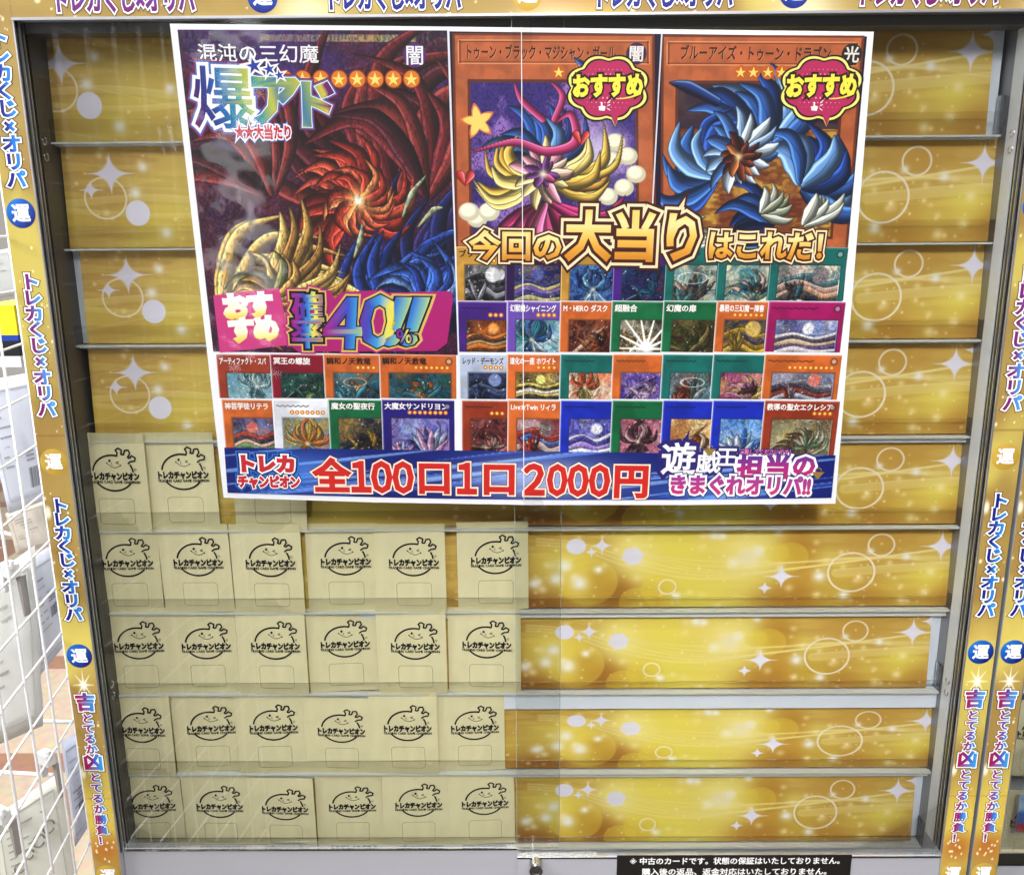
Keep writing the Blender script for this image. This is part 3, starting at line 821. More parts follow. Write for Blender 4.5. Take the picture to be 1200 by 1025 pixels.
def fan(p, cx, cy, r0, r1, a0, a1, n, wd, pal, curl=.35, seed=1, hi=1.35):
    """a spread of layered plumes / petals"""
    r = np.random.RandomState(seed)
    for k in r.permutation(n):
        a = a0 + (a1 - a0) * (k + r.uniform(-.25, .25)) / max(n - 1, 1); L = r0 + (r1 - r0) * r.uniform(.62, 1.0)
        c = np.array(pal[r.randint(len(pal))], float); w = wd * r.uniform(.7, 1.15); cu = curl * r.uniform(.6, 1.3)
        f = lambda rr, aa: (cx + rr * math.cos(aa), cy - rr * math.sin(aa))
        p.stroke([f(r0, a - cu * .2), f(r0 + (L - r0) * .4, a - cu * .1), f(r0 + (L - r0) * .75, a + cu * .25), f(L, a + cu)], [w * .35, w, w * .75, .4], c * .36, c, np.clip(c * hi + 30, 0, 255))
        q = f(r0 + (L - r0) * .5, a)
        p.stroke([f(r0 + 2, a - cu * .2), f(r0 + (L - r0) * .4, a - cu * .12), f(r0 + (L - r0) * .8, a + cu * .4)], [.8, .8, .3], c * .4, c * .45, c * .5, .8, False)


def flow(p, cx, cy, rx, ry, n, pal, seed, L=(20, 80), W=(2, 8), turn=1.6, base=0.0):
    r = np.random.RandomState(seed)
    for k in range(n):
        a = r.rand() * 6.28; d = math.sqrt(r.rand()); x, y = cx + rx * d * math.cos(a), cy + ry * d * math.sin(a)
        th = base + math.sin((x - cx) / rx * 2.1 + seed) * turn + math.cos((y - cy) / ry * 1.7) * turn; l = r.uniform(*L); pts = [(x, y)]
        bend = r.uniform(-.9, .9)
        for q in range(3): x += l / 3 * math.cos(th); y += l / 3 * math.sin(th); th += bend; pts.append((x, y))
        c = np.clip(np.array(pal[r.randint(len(pal))], float) * r.uniform(.7, 1.2), 0, 255); w = r.uniform(*W)
        p.stroke(pts, [w * .35, w, w * .7, .4], c * .3, c, np.clip(c * 1.2 + 50, 0, 255))


# left feature artwork: a stand-in of plain flowing ribbons in the same colours
def feature_art():
    w, h = 430, 508; p = Pic(w, h, (38, 14, 34)); S = lambda *a: [(x * w, y * h) for x, y in a]
    n = p.noise(60, 2, 5); p.mix(np.clip((n - .45) * 4, 0, 1), (74, 18, 26))
    n = p.noise(80, 8, 4); p.mix(np.clip((n - .5) * 4, 0, .9) * (p.Y < h * .45), (52, 30, 98))
    n = p.noise(3, 4, 1); p.mix(np.clip((n - .55) * 2, 0, .3), (120, 80, 150))
    p.mix((np.abs(p.Y - .022 * h) < 5) * (p.X > .3 * w) * (p.X < .88 * w) * .9, (196, 186, 110)); n = p.noise(4, 6, 1, .4); p.mix((np.abs(p.Y - .022 * h) < 6) * (n > .55) * .6, (60, 90, 70))
    R1, R2, R3 = (70, 12, 14), (150, 44, 30), (214, 104, 72); G1, G2, G3 = (74, 48, 18), (176, 132, 62), (242, 214, 140); B1, B2, B3 = (8, 12, 44), (26, 52, 130), (120, 160, 220); M1, M2, M3 = (34, 8, 16), (96, 30, 30), (150, 76, 56)
    RED = [(150, 44, 30), (110, 26, 22), (178, 66, 46)]; DRD = [(84, 22, 26), (60, 18, 26), (104, 36, 34)]; BL1 = [(24, 48, 120), (16, 32, 92), (44, 76, 150)]; DBL = [(20, 26, 74), (34, 24, 70)]; GLD = [(176, 134, 66), (140, 102, 48), (206, 168, 92)]
    ink(p, np.ones((h, w)) * .35, [(62, 16, 26), (40, 16, 44), (80, 26, 28), (30, 14, 40)], 60, 120, .05)
    p.glow(.42 * w, .12 * h, 120, (60, 40, 120), .5)
    fan(p, .78 * w, .52 * h, 20, 330, 1.2, 3.0, 11, 20, DRD, -.5, 3); fan(p, .9 * w, .5 * h, 10, 260, .9, 2.2, 9, 18, DRD, .5, 4); fan(p, .3 * w, .5 * h, 10, 230, 1.2, 2.8, 8, 15, DRD, .5, 5)
    fan(p, .98 * w, .95 * h, 20, 300, 1.35, 2.3, 9, 20, DBL, -.3, 6); fan(p, .6 * w, .98 * h, 10, 190, .8, 2.6, 12, 18, [(50, 26, 46), (34, 22, 56), (70, 36, 50)], .4, 7)
    fan(p, .62 * w, .54 * h, 8, 130, -.6, 3.9, 22, 13, RED, .6, 8); fan(p, .63 * w, .50 * h, 4, 78, .0, 6.2, 18, 9, [(196, 84, 54), (150, 44, 30), (210, 120, 70)], .7, 9); p.glow(.63 * w, .50 * h, 26, (250, 190, 110), .8); p.glow(.63 * w, .50 * h, 9, (190, 240, 250), .9)
    fan(p, .84 * w, .98 * h, 10, 235, .9, 2.7, 17, 16, BL1, -.5, 10); fan(p, .86 * w, .84 * h, 6, 120, .2, 3.6, 18, 11, [(40, 76, 156), (24, 48, 120), (90, 130, 196)], .6, 11); p.glow(.86 * w, .84 * h, 16, (190, 220, 250), .7)
    fan(p, .05 * w, .98 * h, 20, 300, .25, 1.5, 13, 16, GLD, -.4, 12); fan(p, .22 * w, .82 * h, 8, 190, -.2, 1.1, 11, 12, GLD, .3, 13); fan(p, .26 * w, .82 * h, 5, 92, .6, 4.4, 16, 9, [(226, 190, 116), (176, 134, 66), (120, 120, 70)], .6, 14); p.glow(.26 * w, .82 * h, 18, (255, 236, 170), .8)
    fan(p, .46 * w, 1.0 * h, 6, 110, .9, 2.2, 7, 13, GLD, .3, 15)
    for q in (((.8, .55), (.84, .48), (.9, .42)), ((.86, .58), (.92, .53), (.96, .52)), ((.6, .68), (.63, .62), (.64, .57)), ((.86, .9), (.9, .86), (.94, .9))): p.stroke(S(*q), (2, 6, 1), (60, 70, 50), (160, 166, 130), (226, 230, 200))
    p.a = np.clip(p.a * 1.22, 0, 1)
    n = p.noise(30, 33, 4, .6); p.mix(np.clip((n - .52) * 3, 0, .55) * (p.X < .25 * w) * (p.Y > .4 * h), (150, 140, 150))
    n = p.noise(6, 41, 3, .5); p.mix(np.clip((n - .55) * 3, 0, .35), (16, 8, 20))
    return p.a


mb = MB(); a0, a1 = P(207, 34), P(523, 408)
x0 = P(207, 34)[0]; x1 = P(524, 34)[0]; ytop = P(360, 35)[1]; ybot = P(360, 415)[1]


def to_quad(mb, *px):
    """bend the last image of the builder onto four photographed corners TL TR BR BL"""
    V = mb.V[-1]; a_, b_, c_, d_ = [P(*q) for q in px]; x_, y_ = V[:, 0:1], V[:, 1:2]
    u_ = (x_ - x_.min()) / (x_.max() - x_.min()); v_ = (y_.max() - y_) / (y_.max() - y_.min())
    V[:, :2] = (a_ * (1 - u_) + b_ * u_) * (1 - v_) + (d_ * (1 - u_) + c_ * u_) * v_


mb.image(feature_art(), x0, x1, ytop, ybot, .0003); to_quad(mb, (208, 35), (524, 36), (536.5, 416), (250, 412)); x1 = P(526, 34)[0]; pr('feature_artwork', mb)
mb = MB(); rr = P(1016, 40)[0]
mb.poly([P(526.5, 37), P(1016, 43), P(988, 352), P(533, 352)][::-1], .0002, (26, 16, 44)); pr('card_backing', mb)


def card_frame(p, col, seed):
    n = p.noise(26, seed, 4); p.mix(np.clip((n - .42) * 3, 0, .6), np.asarray(col) * .82); n = p.noise(30, seed + 7, 4); p.mix(np.clip((n - .55) * 3, 0, .5), np.clip(np.asarray(col) * 1.15, 0, 255))


def big_card(name, px0, px1, py0, py1, kind, title):
    w, h = 330, 365; p = Pic(w, h, (186, 98, 56)); card_frame(p, (186, 98, 56), 3)
    S = lambda *a: [(x * w, y * h) for x, y in a]
    for e_ in (0, 1): p.mix((((p.X < 4 + e_) | (p.X > w - 5 - e_) | (p.Y < 4)) * .5), (80, 34, 18))
    for c_, o_ in (((232, 160, 110), 0), ((110, 50, 26), 2)):
        b = ((np.abs(p.Y - (.028 * h + o_)) < 1.2) | (np.abs(p.Y - (.125 * h - o_)) < 1.2)) & (p.X > .03 * w) & (p.X < .97 * w) | ((np.abs(p.X - (.03 * w + o_)) < 1.2) | (np.abs(p.X - (.97 * w - o_)) < 1.2)) & (p.Y > .028 * h) & (p.Y < .125 * h)
        p.mix(b * .8, c_)
    win = (p.X > .085 * w) & (p.X < .90 * w) & (p.Y > .205 * h) & (p.Y < .88 * h)
    p.mix(((p.X > .07 * w) & (p.X < .915 * w) & (p.Y > .19 * h) & (p.Y < .895 * h)) * .8, (70, 34, 26))
    if kind == 0:
        p.mix(win, (58, 40, 120)); n = p.noise(40, 5, 4); p.mix(win * np.clip((n - .45) * 4, 0, 1), (150, 110, 190)); n = p.noise(3, 9, 1, .5); p.mix(win * np.clip((n - .5) * 3, 0, .55), (26, 20, 70))
        p.glow(.72 * w, .5 * h, 60, (226, 214, 240), .8)
        PK = ((110, 20, 60), (206, 70, 130), (246, 160, 200)); BL_ = ((14, 20, 70), (52, 96, 176), (190, 220, 250)); YE = ((150, 90, 20), (236, 186, 70), (255, 240, 170)); CR = ((130, 124, 90), (226, 222, 190), (252, 250, 232))
        for q in ((.8, .46), (.86, .52), (.78, .54), (.9, .6), (.84, .66), (.76, .7)): p.blob(q[0] * w, q[1] * h, 17, 15, (206, 200, 168), 1, .1); p.blob(q[0] * w - 2, q[1] * h - 3, 14, 12, (240, 236, 212), 1, .3)
        for q in ((.11, .80), (.17, .77), (.07, .77)): p.blob(q[0] * w, q[1] * h, 18, 16, (206, 200, 168), 1, .1); p.blob(q[0] * w - 2, q[1] * h - 3, 15, 13, (246, 242, 220), 1, .3)
        fan(p, .44 * w, .58 * h, 8, 120, .5, 2.7, 13, 13, [(40, 84, 164), (24, 50, 120), (90, 140, 206)], .4, 41); fan(p, .46 * w, .62 * h, 6, 150, -.5, .5, 8, 11, [(240, 196, 84), (214, 156, 60), (252, 226, 130)], .5, 42); fan(p, .4 * w, .62 * h, 6, 110, 2.5, 3.9, 8, 11, [(240, 196, 84), (214, 156, 60), (252, 226, 130)], -.5, 43)
        fan(p, .46 * w, .72 * h, 6, 130, 3.6, 5.9, 13, 14, [(206, 70, 130), (176, 44, 104), (236, 120, 170)], .4, 44); fan(p, .44 * w, .6 * h, 4, 70, 0, 6.2, 14, 11, [(246, 206, 176), (236, 160, 180), (250, 226, 150)], .12, 45); fan(p, .44 * w, .6 * h, 2, 34, 0, 6.2, 10, 7, [(120, 60, 140), (206, 70, 130)], .12, 46); p.glow(.44 * w, .6 * h, 10, (255, 244, 210), .9)
        p.stroke(S((.1, .5), (.3, .46), (.46, .5), (.6, .46), (.58, .34), (.5, .38)), (2, 7, 8, 9, 6, 1), *PK); p.stroke(S((.44, .36), (.34, .28), (.3, .2)), (6, 6, 1), *PK); p.stroke(S((.5, .36), (.54, .26), (.48, .2)), (6, 6, 1), *PK); p.stroke(S((.62, .24), (.66, .16), (.6, .1)), (3, 10, 1), *BL_)
        p.stroke(S((.86, .9), (.92, .82), (.95, .76)), (14, 10, 3), (16, 50, 26), (40, 110, 60), (90, 160, 100))
        p.star(.12 * w, .37 * h, 30, (220, 120, 60), .2); p.star(.12 * w, .37 * h, 25, (252, 214, 110), .2)
        for hx, hy, hr in ((.63, .44, 9), (.055, .62, 11)):
            p.stroke(S((hx - .025, hy - .015), (hx, hy + .03)), (hr * .7, 1.5), (150, 30, 30), (226, 80, 80), (255, 180, 180)); p.stroke(S((hx + .025, hy - .015), (hx, hy + .03)), (hr * .7, 1.5), (150, 30, 30), (226, 80, 80), (255, 180, 180))
    else:
        p.mix(win, (120, 62, 32)); n = p.noise(30, 5, 4); p.mix(win * np.clip((n - .45) * 4, 0, 1), (196, 150, 60)); n = p.noise(4, 9, 1, 3); p.mix(win * np.clip((n - .5) * 3, 0, .5), (84, 30, 20))
        p.mix(win * (p.Y < .4 * h) * .8, (36, 26, 52))
        BB = ((8, 14, 56), (52, 96, 170), (214, 232, 250)); B2_ = ((4, 8, 36), (28, 56, 124), (130, 176, 226)); SV = ((60, 70, 50), (180, 190, 160), (244, 250, 236))
        BP = [(52, 96, 176), (30, 64, 140), (110, 158, 220)]; SP = [(206, 212, 190), (170, 180, 150), (240, 246, 232)]
        fan(p, .52 * w, .5 * h, 10, 165, .6, 2.9, 13, 19, BP, .5, 51, 1.6); fan(p, .3 * w, .62 * h, 10, 130, 1.0, 3.9, 13, 17, BP, -.5, 52, 1.6); fan(p, .72 * w, .66 * h, 10, 130, -.6, 1.9, 11, 18, BP, .5, 53, 1.6)
        fan(p, .6 * w, .84 * h, 6, 110, 2.0, 4.6, 11, 15, [(40, 80, 156), (24, 50, 116)], .4, 54, 1.6); fan(p, .4 * w, .5 * h, 4, 80, 0, 6.2, 17, 12, [(150, 190, 236), (70, 116, 190), (222, 236, 250)], .15, 55, 1.4)
        fan(p, .4 * w, .52 * h, 3, 44, 0, 6.2, 14, 8, [(120, 50, 30), (196, 110, 60), (80, 26, 20)], .15, 56); p.glow(.4 * w, .52 * h, 9, (255, 230, 170), .9)
        fan(p, .74 * w, .84 * h, 8, 95, .3, 1.1, 6, 11, SP, .2, 57); fan(p, .52 * w, .78 * h, 5, 62, -.3, 1.2, 6, 9, SP, .3, 58); fan(p, .1 * w, .74 * h, 5, 56, -2.2, -.6, 6, 9, SP, .3, 59); fan(p, .3 * w, .9 * h, 5, 70, 2.6, 3.6, 5, 9, SP, .3, 60)
        p.stroke(S((.04, .2), (.14, .22), (.28, .28)), (1, 11, 8), *B2_)
    mb = MB(); a = P(px0, py0); b = P(px1, py1); xa, xb, ya, yb = P(px0, 150)[0], P(px1, 150)[0], P((px0 + px1) / 2, py0)[1], P((px0 + px1) / 2, py1)[1]
    mb.image(p.a, xa, xb, ya, yb, .0004); to_quad(mb, *(((530, 39), (767, 40), (769, 306), (534, 306)) if kind == 0 else ((775, 41), (1013, 42), (992, 306), (774, 306))))
    W_ = xb - xa; H_ = ya - yb
    text(mb, title, xa + W_ * .43, ya - H_ * .078, .0155, [(.02, (60, 26, 16))], w=W_ * .74, z=.0006)
    text(mb, title, xa + W_ * .43 + .0006, ya - H_ * .078 - .0005, .0155, [(.0, (222, 160, 120))], w=W_ * .74, z=.0005)
    mb.disc(xa + W_ * .9, ya - H_ * .078, .011, z=.0006, col=(60, 30, 70) if kind == 0 else (40, 36, 24)); text(mb, '闇' if kind == 0 else '光', xa + W_ * .9, ya - H_ * .078, .017, [(.02, (236, 230, 226))], z=.0007)
    xs_ = ((655, 85), (676, 85)) if kind == 0 else ((868, 85), (883, 85), (900, 85), (916, 85))
    for (sx, sy) in xs_:
        q = P(sx, sy); mb.disc(q[0], q[1], .0072, z=.0006, col=(196, 96, 30)); text(mb, '★', q[0], q[1], .013, [(0, (252, 222, 110))], z=.0007)
    o = pr(name, mb); return o


o = big_card('feature_card', 531, 765, 40, 306, 0, 'トゥーン・ブラック・マジシャン・ガール'); o['label'] = 'orange framed card with pink and yellow ribbons'
o = big_card('feature_card', 777, 1012, 41, 306, 1, 'ブルーアイズ・トゥーン・ドラゴン'); o['label'] = 'orange framed card with blue and silver ribbons'

# the small prize cards
def rings(p, pal, seed, S):
    """loose painterly picture: soft masses, then short curved strokes gathered round a middle"""
    r = np.random.RandomState(seed); x0, x1, y0, y1 = S; w, h = x1 - x0, y1 - y0
    mx, my = x0 + w * r.uniform(.35, .7), y0 + h * r.uniform(.45, .75)
    mask = np.zeros((p.h, p.w)); mask[int(max(y0, 0)):, int(max(x0, 0)):int(x1)] = 1
    ink(p, mask * .5, [p.bg, np.array(p.bg, float) * .7, np.clip(np.array(p.bg, float) * 1.1 + 12, 0, 255)], seed, 40, .04, 1.0)
    old = p.a.copy(); kind = seed % 6; R_ = min(w, h * 1.3); A0, A1 = pal[0], pal[1 % len(pal)]; A2 = pal[-1]
    for q in range(3): p.glow(x0 + r.rand() * w, y0 + r.rand() * h * .7, R_ * .3, pal[r.randint(len(pal))], .55)
    if kind == 0: fan(p, mx, y0 + h, 2, R_ * .85, .5, 2.7, 9, 5, [A0, A1], .4, seed); fan(p, mx, y0 + h * .75, 2, R_ * .38, .2, 3.0, 7, 4, [A2, A0], .2, seed + 1)
    elif kind == 1:
        for q in range(4): yy = y0 + h * (.45 + .16 * q); p.stroke([(x0 - 4, yy + h * .25 * r.rand()), (x0 + w * r.uniform(.2, .5), yy - h * .12), (x0 + w * .75, yy + h * .1), (x0 + w + 4, yy)], [h * .12] * 4, np.array(pal[q % len(pal)]) * .35, np.array(pal[q % len(pal)]) * (.6 + .12 * q), np.clip(np.array(pal[q % len(pal)]) + 40, 0, 255))
        p.blob(x0 + w * .68, y0 + h * .26, R_ * .2, R_ * .2, np.clip(np.array(A2) + 70, 0, 255), 1, .15); fan(p, x0 + w * .3, y0 + h, 2, h * .75, 1.1, 2.1, 5, 4, [A0, A2], .1, seed)
    elif kind == 2:
        for q in range(5): p.stroke([(x0, y0 + h * (.55 + .12 * q)), (x0 + w * .3, y0 + h * (.42 + .12 * q + .1 * r.rand())), (x0 + w * .65, y0 + h * (.6 + .1 * q)), (x0 + w, y0 + h * (.4 + .13 * q))], [5, 7, 6, 4], np.array(pal[q % len(pal)]) * .3, pal[q % len(pal)], np.clip(np.array(pal[q % len(pal)]) + 50, 0, 255))
        p.blob(mx, y0 + h * .25, R_ * .16, R_ * .16, np.clip(np.array(A0) + 60, 0, 255), 1, .3)
    elif kind == 3: fan(p, mx, my, 3, R_ * .62, .1, 1.3, 6, 5, [A0, A1], .5, seed); fan(p, mx, my, 3, R_ * .62, 1.84, 3.04, 6, 5, [A0, A1], -.5, seed); fan(p, mx, my, 1, R_ * .5, 4.0, 5.4, 6, 5, [A2, A1], .2, seed + 2); p.glow(mx, my, 5, (255, 245, 210), .9)
    elif kind == 4:
        p.stroke([(x0 + w * .15, y0 + h * 1.0), (mx, my), (x0 + w * .9, y0 + h * .12)], [5, 4.5, .5], np.array(A1) * .3, A1, (250, 250, 246)); p.stroke([(x0 + w * .2, y0 + h * .55), (x0 + w * .36, y0 + h * .72), (x0 + w * .5, y0 + h * .95)], [2, 4, 2], np.array(A0) * .3, A0, (250, 240, 200)); fan(p, x0 + w * .75, y0 + h * .8, 2, R_ * .45, .8, 3.6, 8, 4.5, [A2, A0], .5, seed)
    else:
        fan(p, mx, y0 + h * 1.05, 3, h * .95, .7, 2.45, 8, 6.5, [A0, A1, A2], .02, seed, 1.6); fan(p, x0 + w * .2, y0 + h * 1.1, 2, h * .55, .9, 2.3, 5, 5, [A2, A0], .02, seed + 3, 1.6)
        p.ring(mx, y0 + h * .35, R_ * .34, R_ * .13, 1.6, np.clip(np.array(A1) + 80, 0, 255), .9)
    ink(p, mask * .28, pal, seed + 90, 16, .25)
    for q in range(7): p.blob(x0 + r.rand() * w, y0 + r.rand() * h, r.uniform(.7, 1.5), r.uniform(.7, 1.5), (252, 250, 240), .8, .5)
    p.a = np.where(mask[..., None] > 0, p.a, old)


TAN, DKP, PUR, TEAL, GRN, ORG, MAG, BRN, MAR, GRY, WHT, BLU = (196, 150, 66), (48, 24, 74), (76, 40, 130), (30, 106, 100), (26, 104, 66), (196, 104, 50), (160, 30, 100), (150, 62, 40), (132, 26, 48), (176, 186, 206), (226, 228, 236), (34, 52, 170)
CARDS = [
    # row a
    (534, 592, 289, 352, TAN, (235, 236, 240), [(30, 30, 34), (70, 70, 80), (200, 200, 210)], 'ブラック', 3), (592, 657, 289, 352, DKP, (60, 40, 90), [(30, 40, 110), (200, 190, 120), (120, 90, 170)], '', 3), (657, 718, 289, 352, TAN, (40, 90, 160), [(24, 40, 110), (110, 180, 230), (200, 226, 245)], '', 3), (718, 779, 289, 352, PUR, (26, 30, 84), [(40, 110, 150), (30, 20, 50), (120, 60, 100)], '', 0),
    (779, 840, 289, 352, TEAL, (244, 240, 214), [(40, 130, 150), (250, 200, 190), (250, 220, 90), (40, 40, 50)], '', 0), (840, 901, 289, 352, TEAL, (244, 240, 214), [(40, 130, 150), (250, 200, 190), (250, 220, 90), (40, 40, 50)], '', 0), (901, 991, 289, 352, TEAL, (244, 240, 214), [(40, 130, 150), (250, 200, 190), (250, 190, 150), (40, 40, 50)], '', 0),
    # row b
    (536, 594, 353, 412, PUR, (60, 24, 20), [(220, 120, 40), (60, 40, 30), (170, 150, 110)], '', 3), (594, 656, 353, 412, (110, 80, 170), (190, 220, 236), [(60, 140, 140), (40, 80, 150), (220, 236, 240)], '幻獣機シャイニング', 4), (656, 716, 353, 412, ORG, (60, 20, 18), [(180, 90, 50), (220, 180, 150), (40, 20, 20)], 'M・HERO ダスク', 0), (716, 776, 353, 412, GRN, (40, 36, 30), [(250, 250, 236), (120, 90, 40)], '超融合', 0), (776, 838, 353, 412, GRN, (56, 44, 26), [(70, 80, 40), (150, 140, 90), (90, 50, 30)], '幻魔の扉', 0), (838, 898, 353, 412, ORG, (36, 40, 80), [(216, 180, 60), (70, 60, 120), (150, 120, 40)], '暴君の三幻魔－障害', 6), (898, 988, 353, 412, MAG, (110, 140, 210), [(235, 232, 236), (50, 44, 70), (216, 190, 150), (80, 60, 130)], '', 0),
    # row c
    (255, 318, 415, 466, BRN, (150, 190, 200), [(180, 220, 210), (80, 130, 150), (120, 170, 200)], 'アーティファクト・スパ', 0), (318, 380, 415, 466, MAR, (26, 62, 60), [(40, 100, 90), (20, 40, 50), (150, 180, 120)], '冥王の螺旋', 0), (380, 445, 415, 466, ORG, (22, 60, 74), [(40, 130, 160), (200, 110, 50), (150, 200, 210)], '調和ノ天救竜', 4), (445, 535, 415, 466, ORG, (22, 60, 74), [(40, 130, 160), (200, 110, 50), (20, 100, 90)], '調和ノ天救竜', 7),
    (538, 594, 415, 467, GRY, (50, 60, 96), [(30, 36, 66), (110, 130, 170), (70, 84, 130)], 'レッド・デーモンズ', 4), (594, 656, 415, 467, ORG, (90, 70, 40), [(230, 200, 90), (30, 26, 24), (235, 230, 220)], '道化の一座 ホワイト', 4), (656, 717, 415, 467, TEAL, (236, 236, 210), [(220, 80, 50), (250, 220, 180), (120, 130, 60)], '', 0), (717, 775, 415, 467, ORG, (80, 60, 160), [(230, 200, 230), (30, 26, 80), (170, 130, 200)], '', 0), (775, 834, 415, 467, TEAL, (110, 160, 180), [(60, 80, 70), (170, 190, 200), (140, 60, 40)], '', 0), (834, 894, 415, 467, TEAL, (150, 60, 110), [(230, 160, 200), (230, 200, 90), (60, 20, 50)], '', 0), (894, 984, 415, 467, ORG, (110, 120, 150), [(200, 205, 220), (60, 66, 90), (160, 60, 40)], '', 9),
    # row d
    (262, 321, 468, 531, ORG, (90, 120, 190), [(170, 60, 50), (40, 30, 60), (236, 206, 180), (110, 160, 100)], '神芸学徒リテラ', 0), (321, 386, 468, 531, WHT, (120, 150, 170), [(240, 200, 70), (226, 120, 60), (90, 140, 190)], '', 7), (386, 448, 468, 531, GRN, (26, 36, 70), [(220, 170, 70), (60, 90, 90), (20, 20, 40)], '魔女の聖夜行', 0), (448, 533, 468, 533, (46, 34, 120), (120, 130, 210), [(240, 170, 210), (40, 40, 110), (180, 210, 240)], '大魔女サンドリヨン', 8),
    (541, 595, 469, 534, BRN, (110, 40, 40), [(200, 110, 110), (40, 26, 30), (226, 190, 170)], '', 3), (595, 656, 469, 534, ORG, (120, 90, 120), [(220, 60, 40), (60, 110, 200), (240, 220, 200), (40, 30, 30)], 'Live☆Twin リィラ', 0), (656, 716, 469, 534, BLU, (90, 90, 190), [(236, 236, 250), (40, 40, 120), (160, 130, 210)], '', 0), (716, 775, 469, 534, GRN, (190, 110, 130), [(236, 190, 200), (60, 40, 50), (150, 60, 80)], '', 0), (775, 833, 469, 534, BLU, (226, 190, 120), [(250, 240, 210), (190, 110, 40), (120, 60, 30)], '', 0), (833, 893, 469, 534, BLU, (90, 150, 220), [(180, 220, 245), (40, 90, 180), (240, 246, 250)], '', 0), (893, 981, 469, 534, BRN, (120, 110, 80), [(226, 220, 200), (90, 60, 40), (200, 170, 90), (90, 140, 110)], '教導の聖女エクレシア', 4),
]
for k, (xa_, xb_, ya_, yb_, fc, bgc, pal, title, stars) in enumerate(CARDS):
    w, h = int((xb_ - xa_) * 1.35), int((yb_ - ya_) * 1.35); p = Pic(w, h, fc); card_frame(p, fc, k + 50)
    u = 1.35
    p.mix(((p.X < 2.0) | (p.Y < 2.0)) * .8, np.clip(np.array(fc) * .6 + 110, 0, 255)); p.mix(((p.X > w - 2)) * .5, np.array(fc) * .5)
    x0w, y0w = 11 * u, 21 * u
    x1w = w if xb_ - xa_ < 75 else w - 7 * u
    inn = (p.X > x0w) & (p.Y > y0w) & (p.X < x1w)
    p.mix(((p.X > x0w - 2) & (p.Y > y0w - 2) & (p.X < x1w + 1.5)) * .85, np.array(fc) * .45 + 30)
    sv = p.a.copy(); p.bg = bgc; p.mix(inn * 1.0, bgc); n = p.noise(14, k, 4); p.mix(inn * np.clip((n - .42) * 4, 0, .8), np.array(pal[0]) * .8)
    rings(p, pal, k + 1, (x0w, x1w, y0w, h))
    if title == '超融合':
        for t in range(14): th = t * .45; p.stroke([(.7 * w, .92 * h), (.7 * w + 60 * math.cos(th), .92 * h - 60 * abs(math.sin(th)))], [2.2, .3], (255, 255, 240), (255, 255, 240), (255, 255, 250), .9, False)
        p.glow(.7 * w, .92 * h, 14, (255, 255, 250), 1)
    p.a = np.where(inn[..., None], p.a, sv)
    p.a = np.clip(.5 + (p.a - .5) * 1.12, 0, 1)
    mb = MB(); mid = (ya_ + yb_) / 2
    xa, xb, ya, yb = P(xa_ + .4, mid)[0], P(xb_ - .4, mid)[0], P(xa_, ya_)[1], P(xa_, yb_)[1]
    mb.image(p.a, xa, xb, ya, yb, .0005)
    W_ = xb - xa
    if title:
        dark = fc in (TAN, GRY, WHT) or (fc == ORG and '竜' in title)
        tw = min(W_ * .88, len(title) * .0088); text(mb, title, xa + .003 + tw / 2, ya - .0078, .0088, [(.03, (40, 26, 20) if dark else (244, 240, 236))], w=tw, z=.0007)
    else:
        mb.ribbon([(xa + .004 + W_ * .6 * t, ya - .0078 + .0008 * math.sin(t * 40)) for t in np.linspace(0, 1, 30)], .0018, .0006, np.array(fc) * .62)
    for j in range(stars):
        sx = xb - .0065 - .0062 * j - (.004 if xb_ - xa_ > 75 else 0)
        mb.disc(sx, ya - .0155, .0027, z=.0007, col=(206, 110, 36), n=12); mb.disc(sx, ya - .0155, .0014, z=.0008, col=(252, 220, 110), n=8)
    if xb_ - xa_ > 75: mb.disc(xb - .0085, ya - .0078, .0046, z=.0007, col=np.array(fc) * .5 + 20, n=16); mb.disc(xb - .0085, ya - .0078, .0026, z=.0008, col=np.array(fc) * .5 + 110, n=12)
    pr('prize_card', mb)

# price banner
mb = MB(); w, h = 700, 56; p = Pic(w, h, (18, 30, 110)); r = np.random.RandomState(3)
for k in range(34):
    x, y = r.rand() * w, r.rand() * h; L = 40 + r.rand() * 130; c = (140, 190, 250) if r.rand() < .5 else (50, 90, 200)
    p.stroke([(x - L, y + L * .12), (x, y), (x + L, y - L * .12)], [.4, 1 + r.rand() * 2.2, .4], c, c, (210, 230, 255), .7, False)
p.glow(.52 * w, .55 * h, 120, (190, 215, 255), .8, 2, 34); p.glow(.13 * w, .5 * h, 70, (90, 150, 240), .7, 2, 34); p.glow(.8 * w, .9 * h, 90, (90, 150, 240), .6, 2, 24)
x0b, x1b = P(264, 555)[0], P(979, 555)[0]; yt_, yb_ = P(420, 532)[1], P(420, 576)[1]
ytR = P(900, 534)[1]
p0_, p1_, p2_, p3_ = P(263, 524), P(979, 533), P(974, 583), P(267, 577)
mb.image(p.a, 0, 1, 0, 1, .0009); V = mb.V[0]; u_, v_ = V[:, 0:1], V[:, 1:2] + .10 * np.sin(np.pi * V[:, 0:1]) * V[:, 1:2]; V[:, :2] = (p0_ * (1 - u_) + p1_ * u_) * (1 - v_) + (p3_ * (1 - u_) + p2_ * u_) * v_; pr('price_banner', mb)

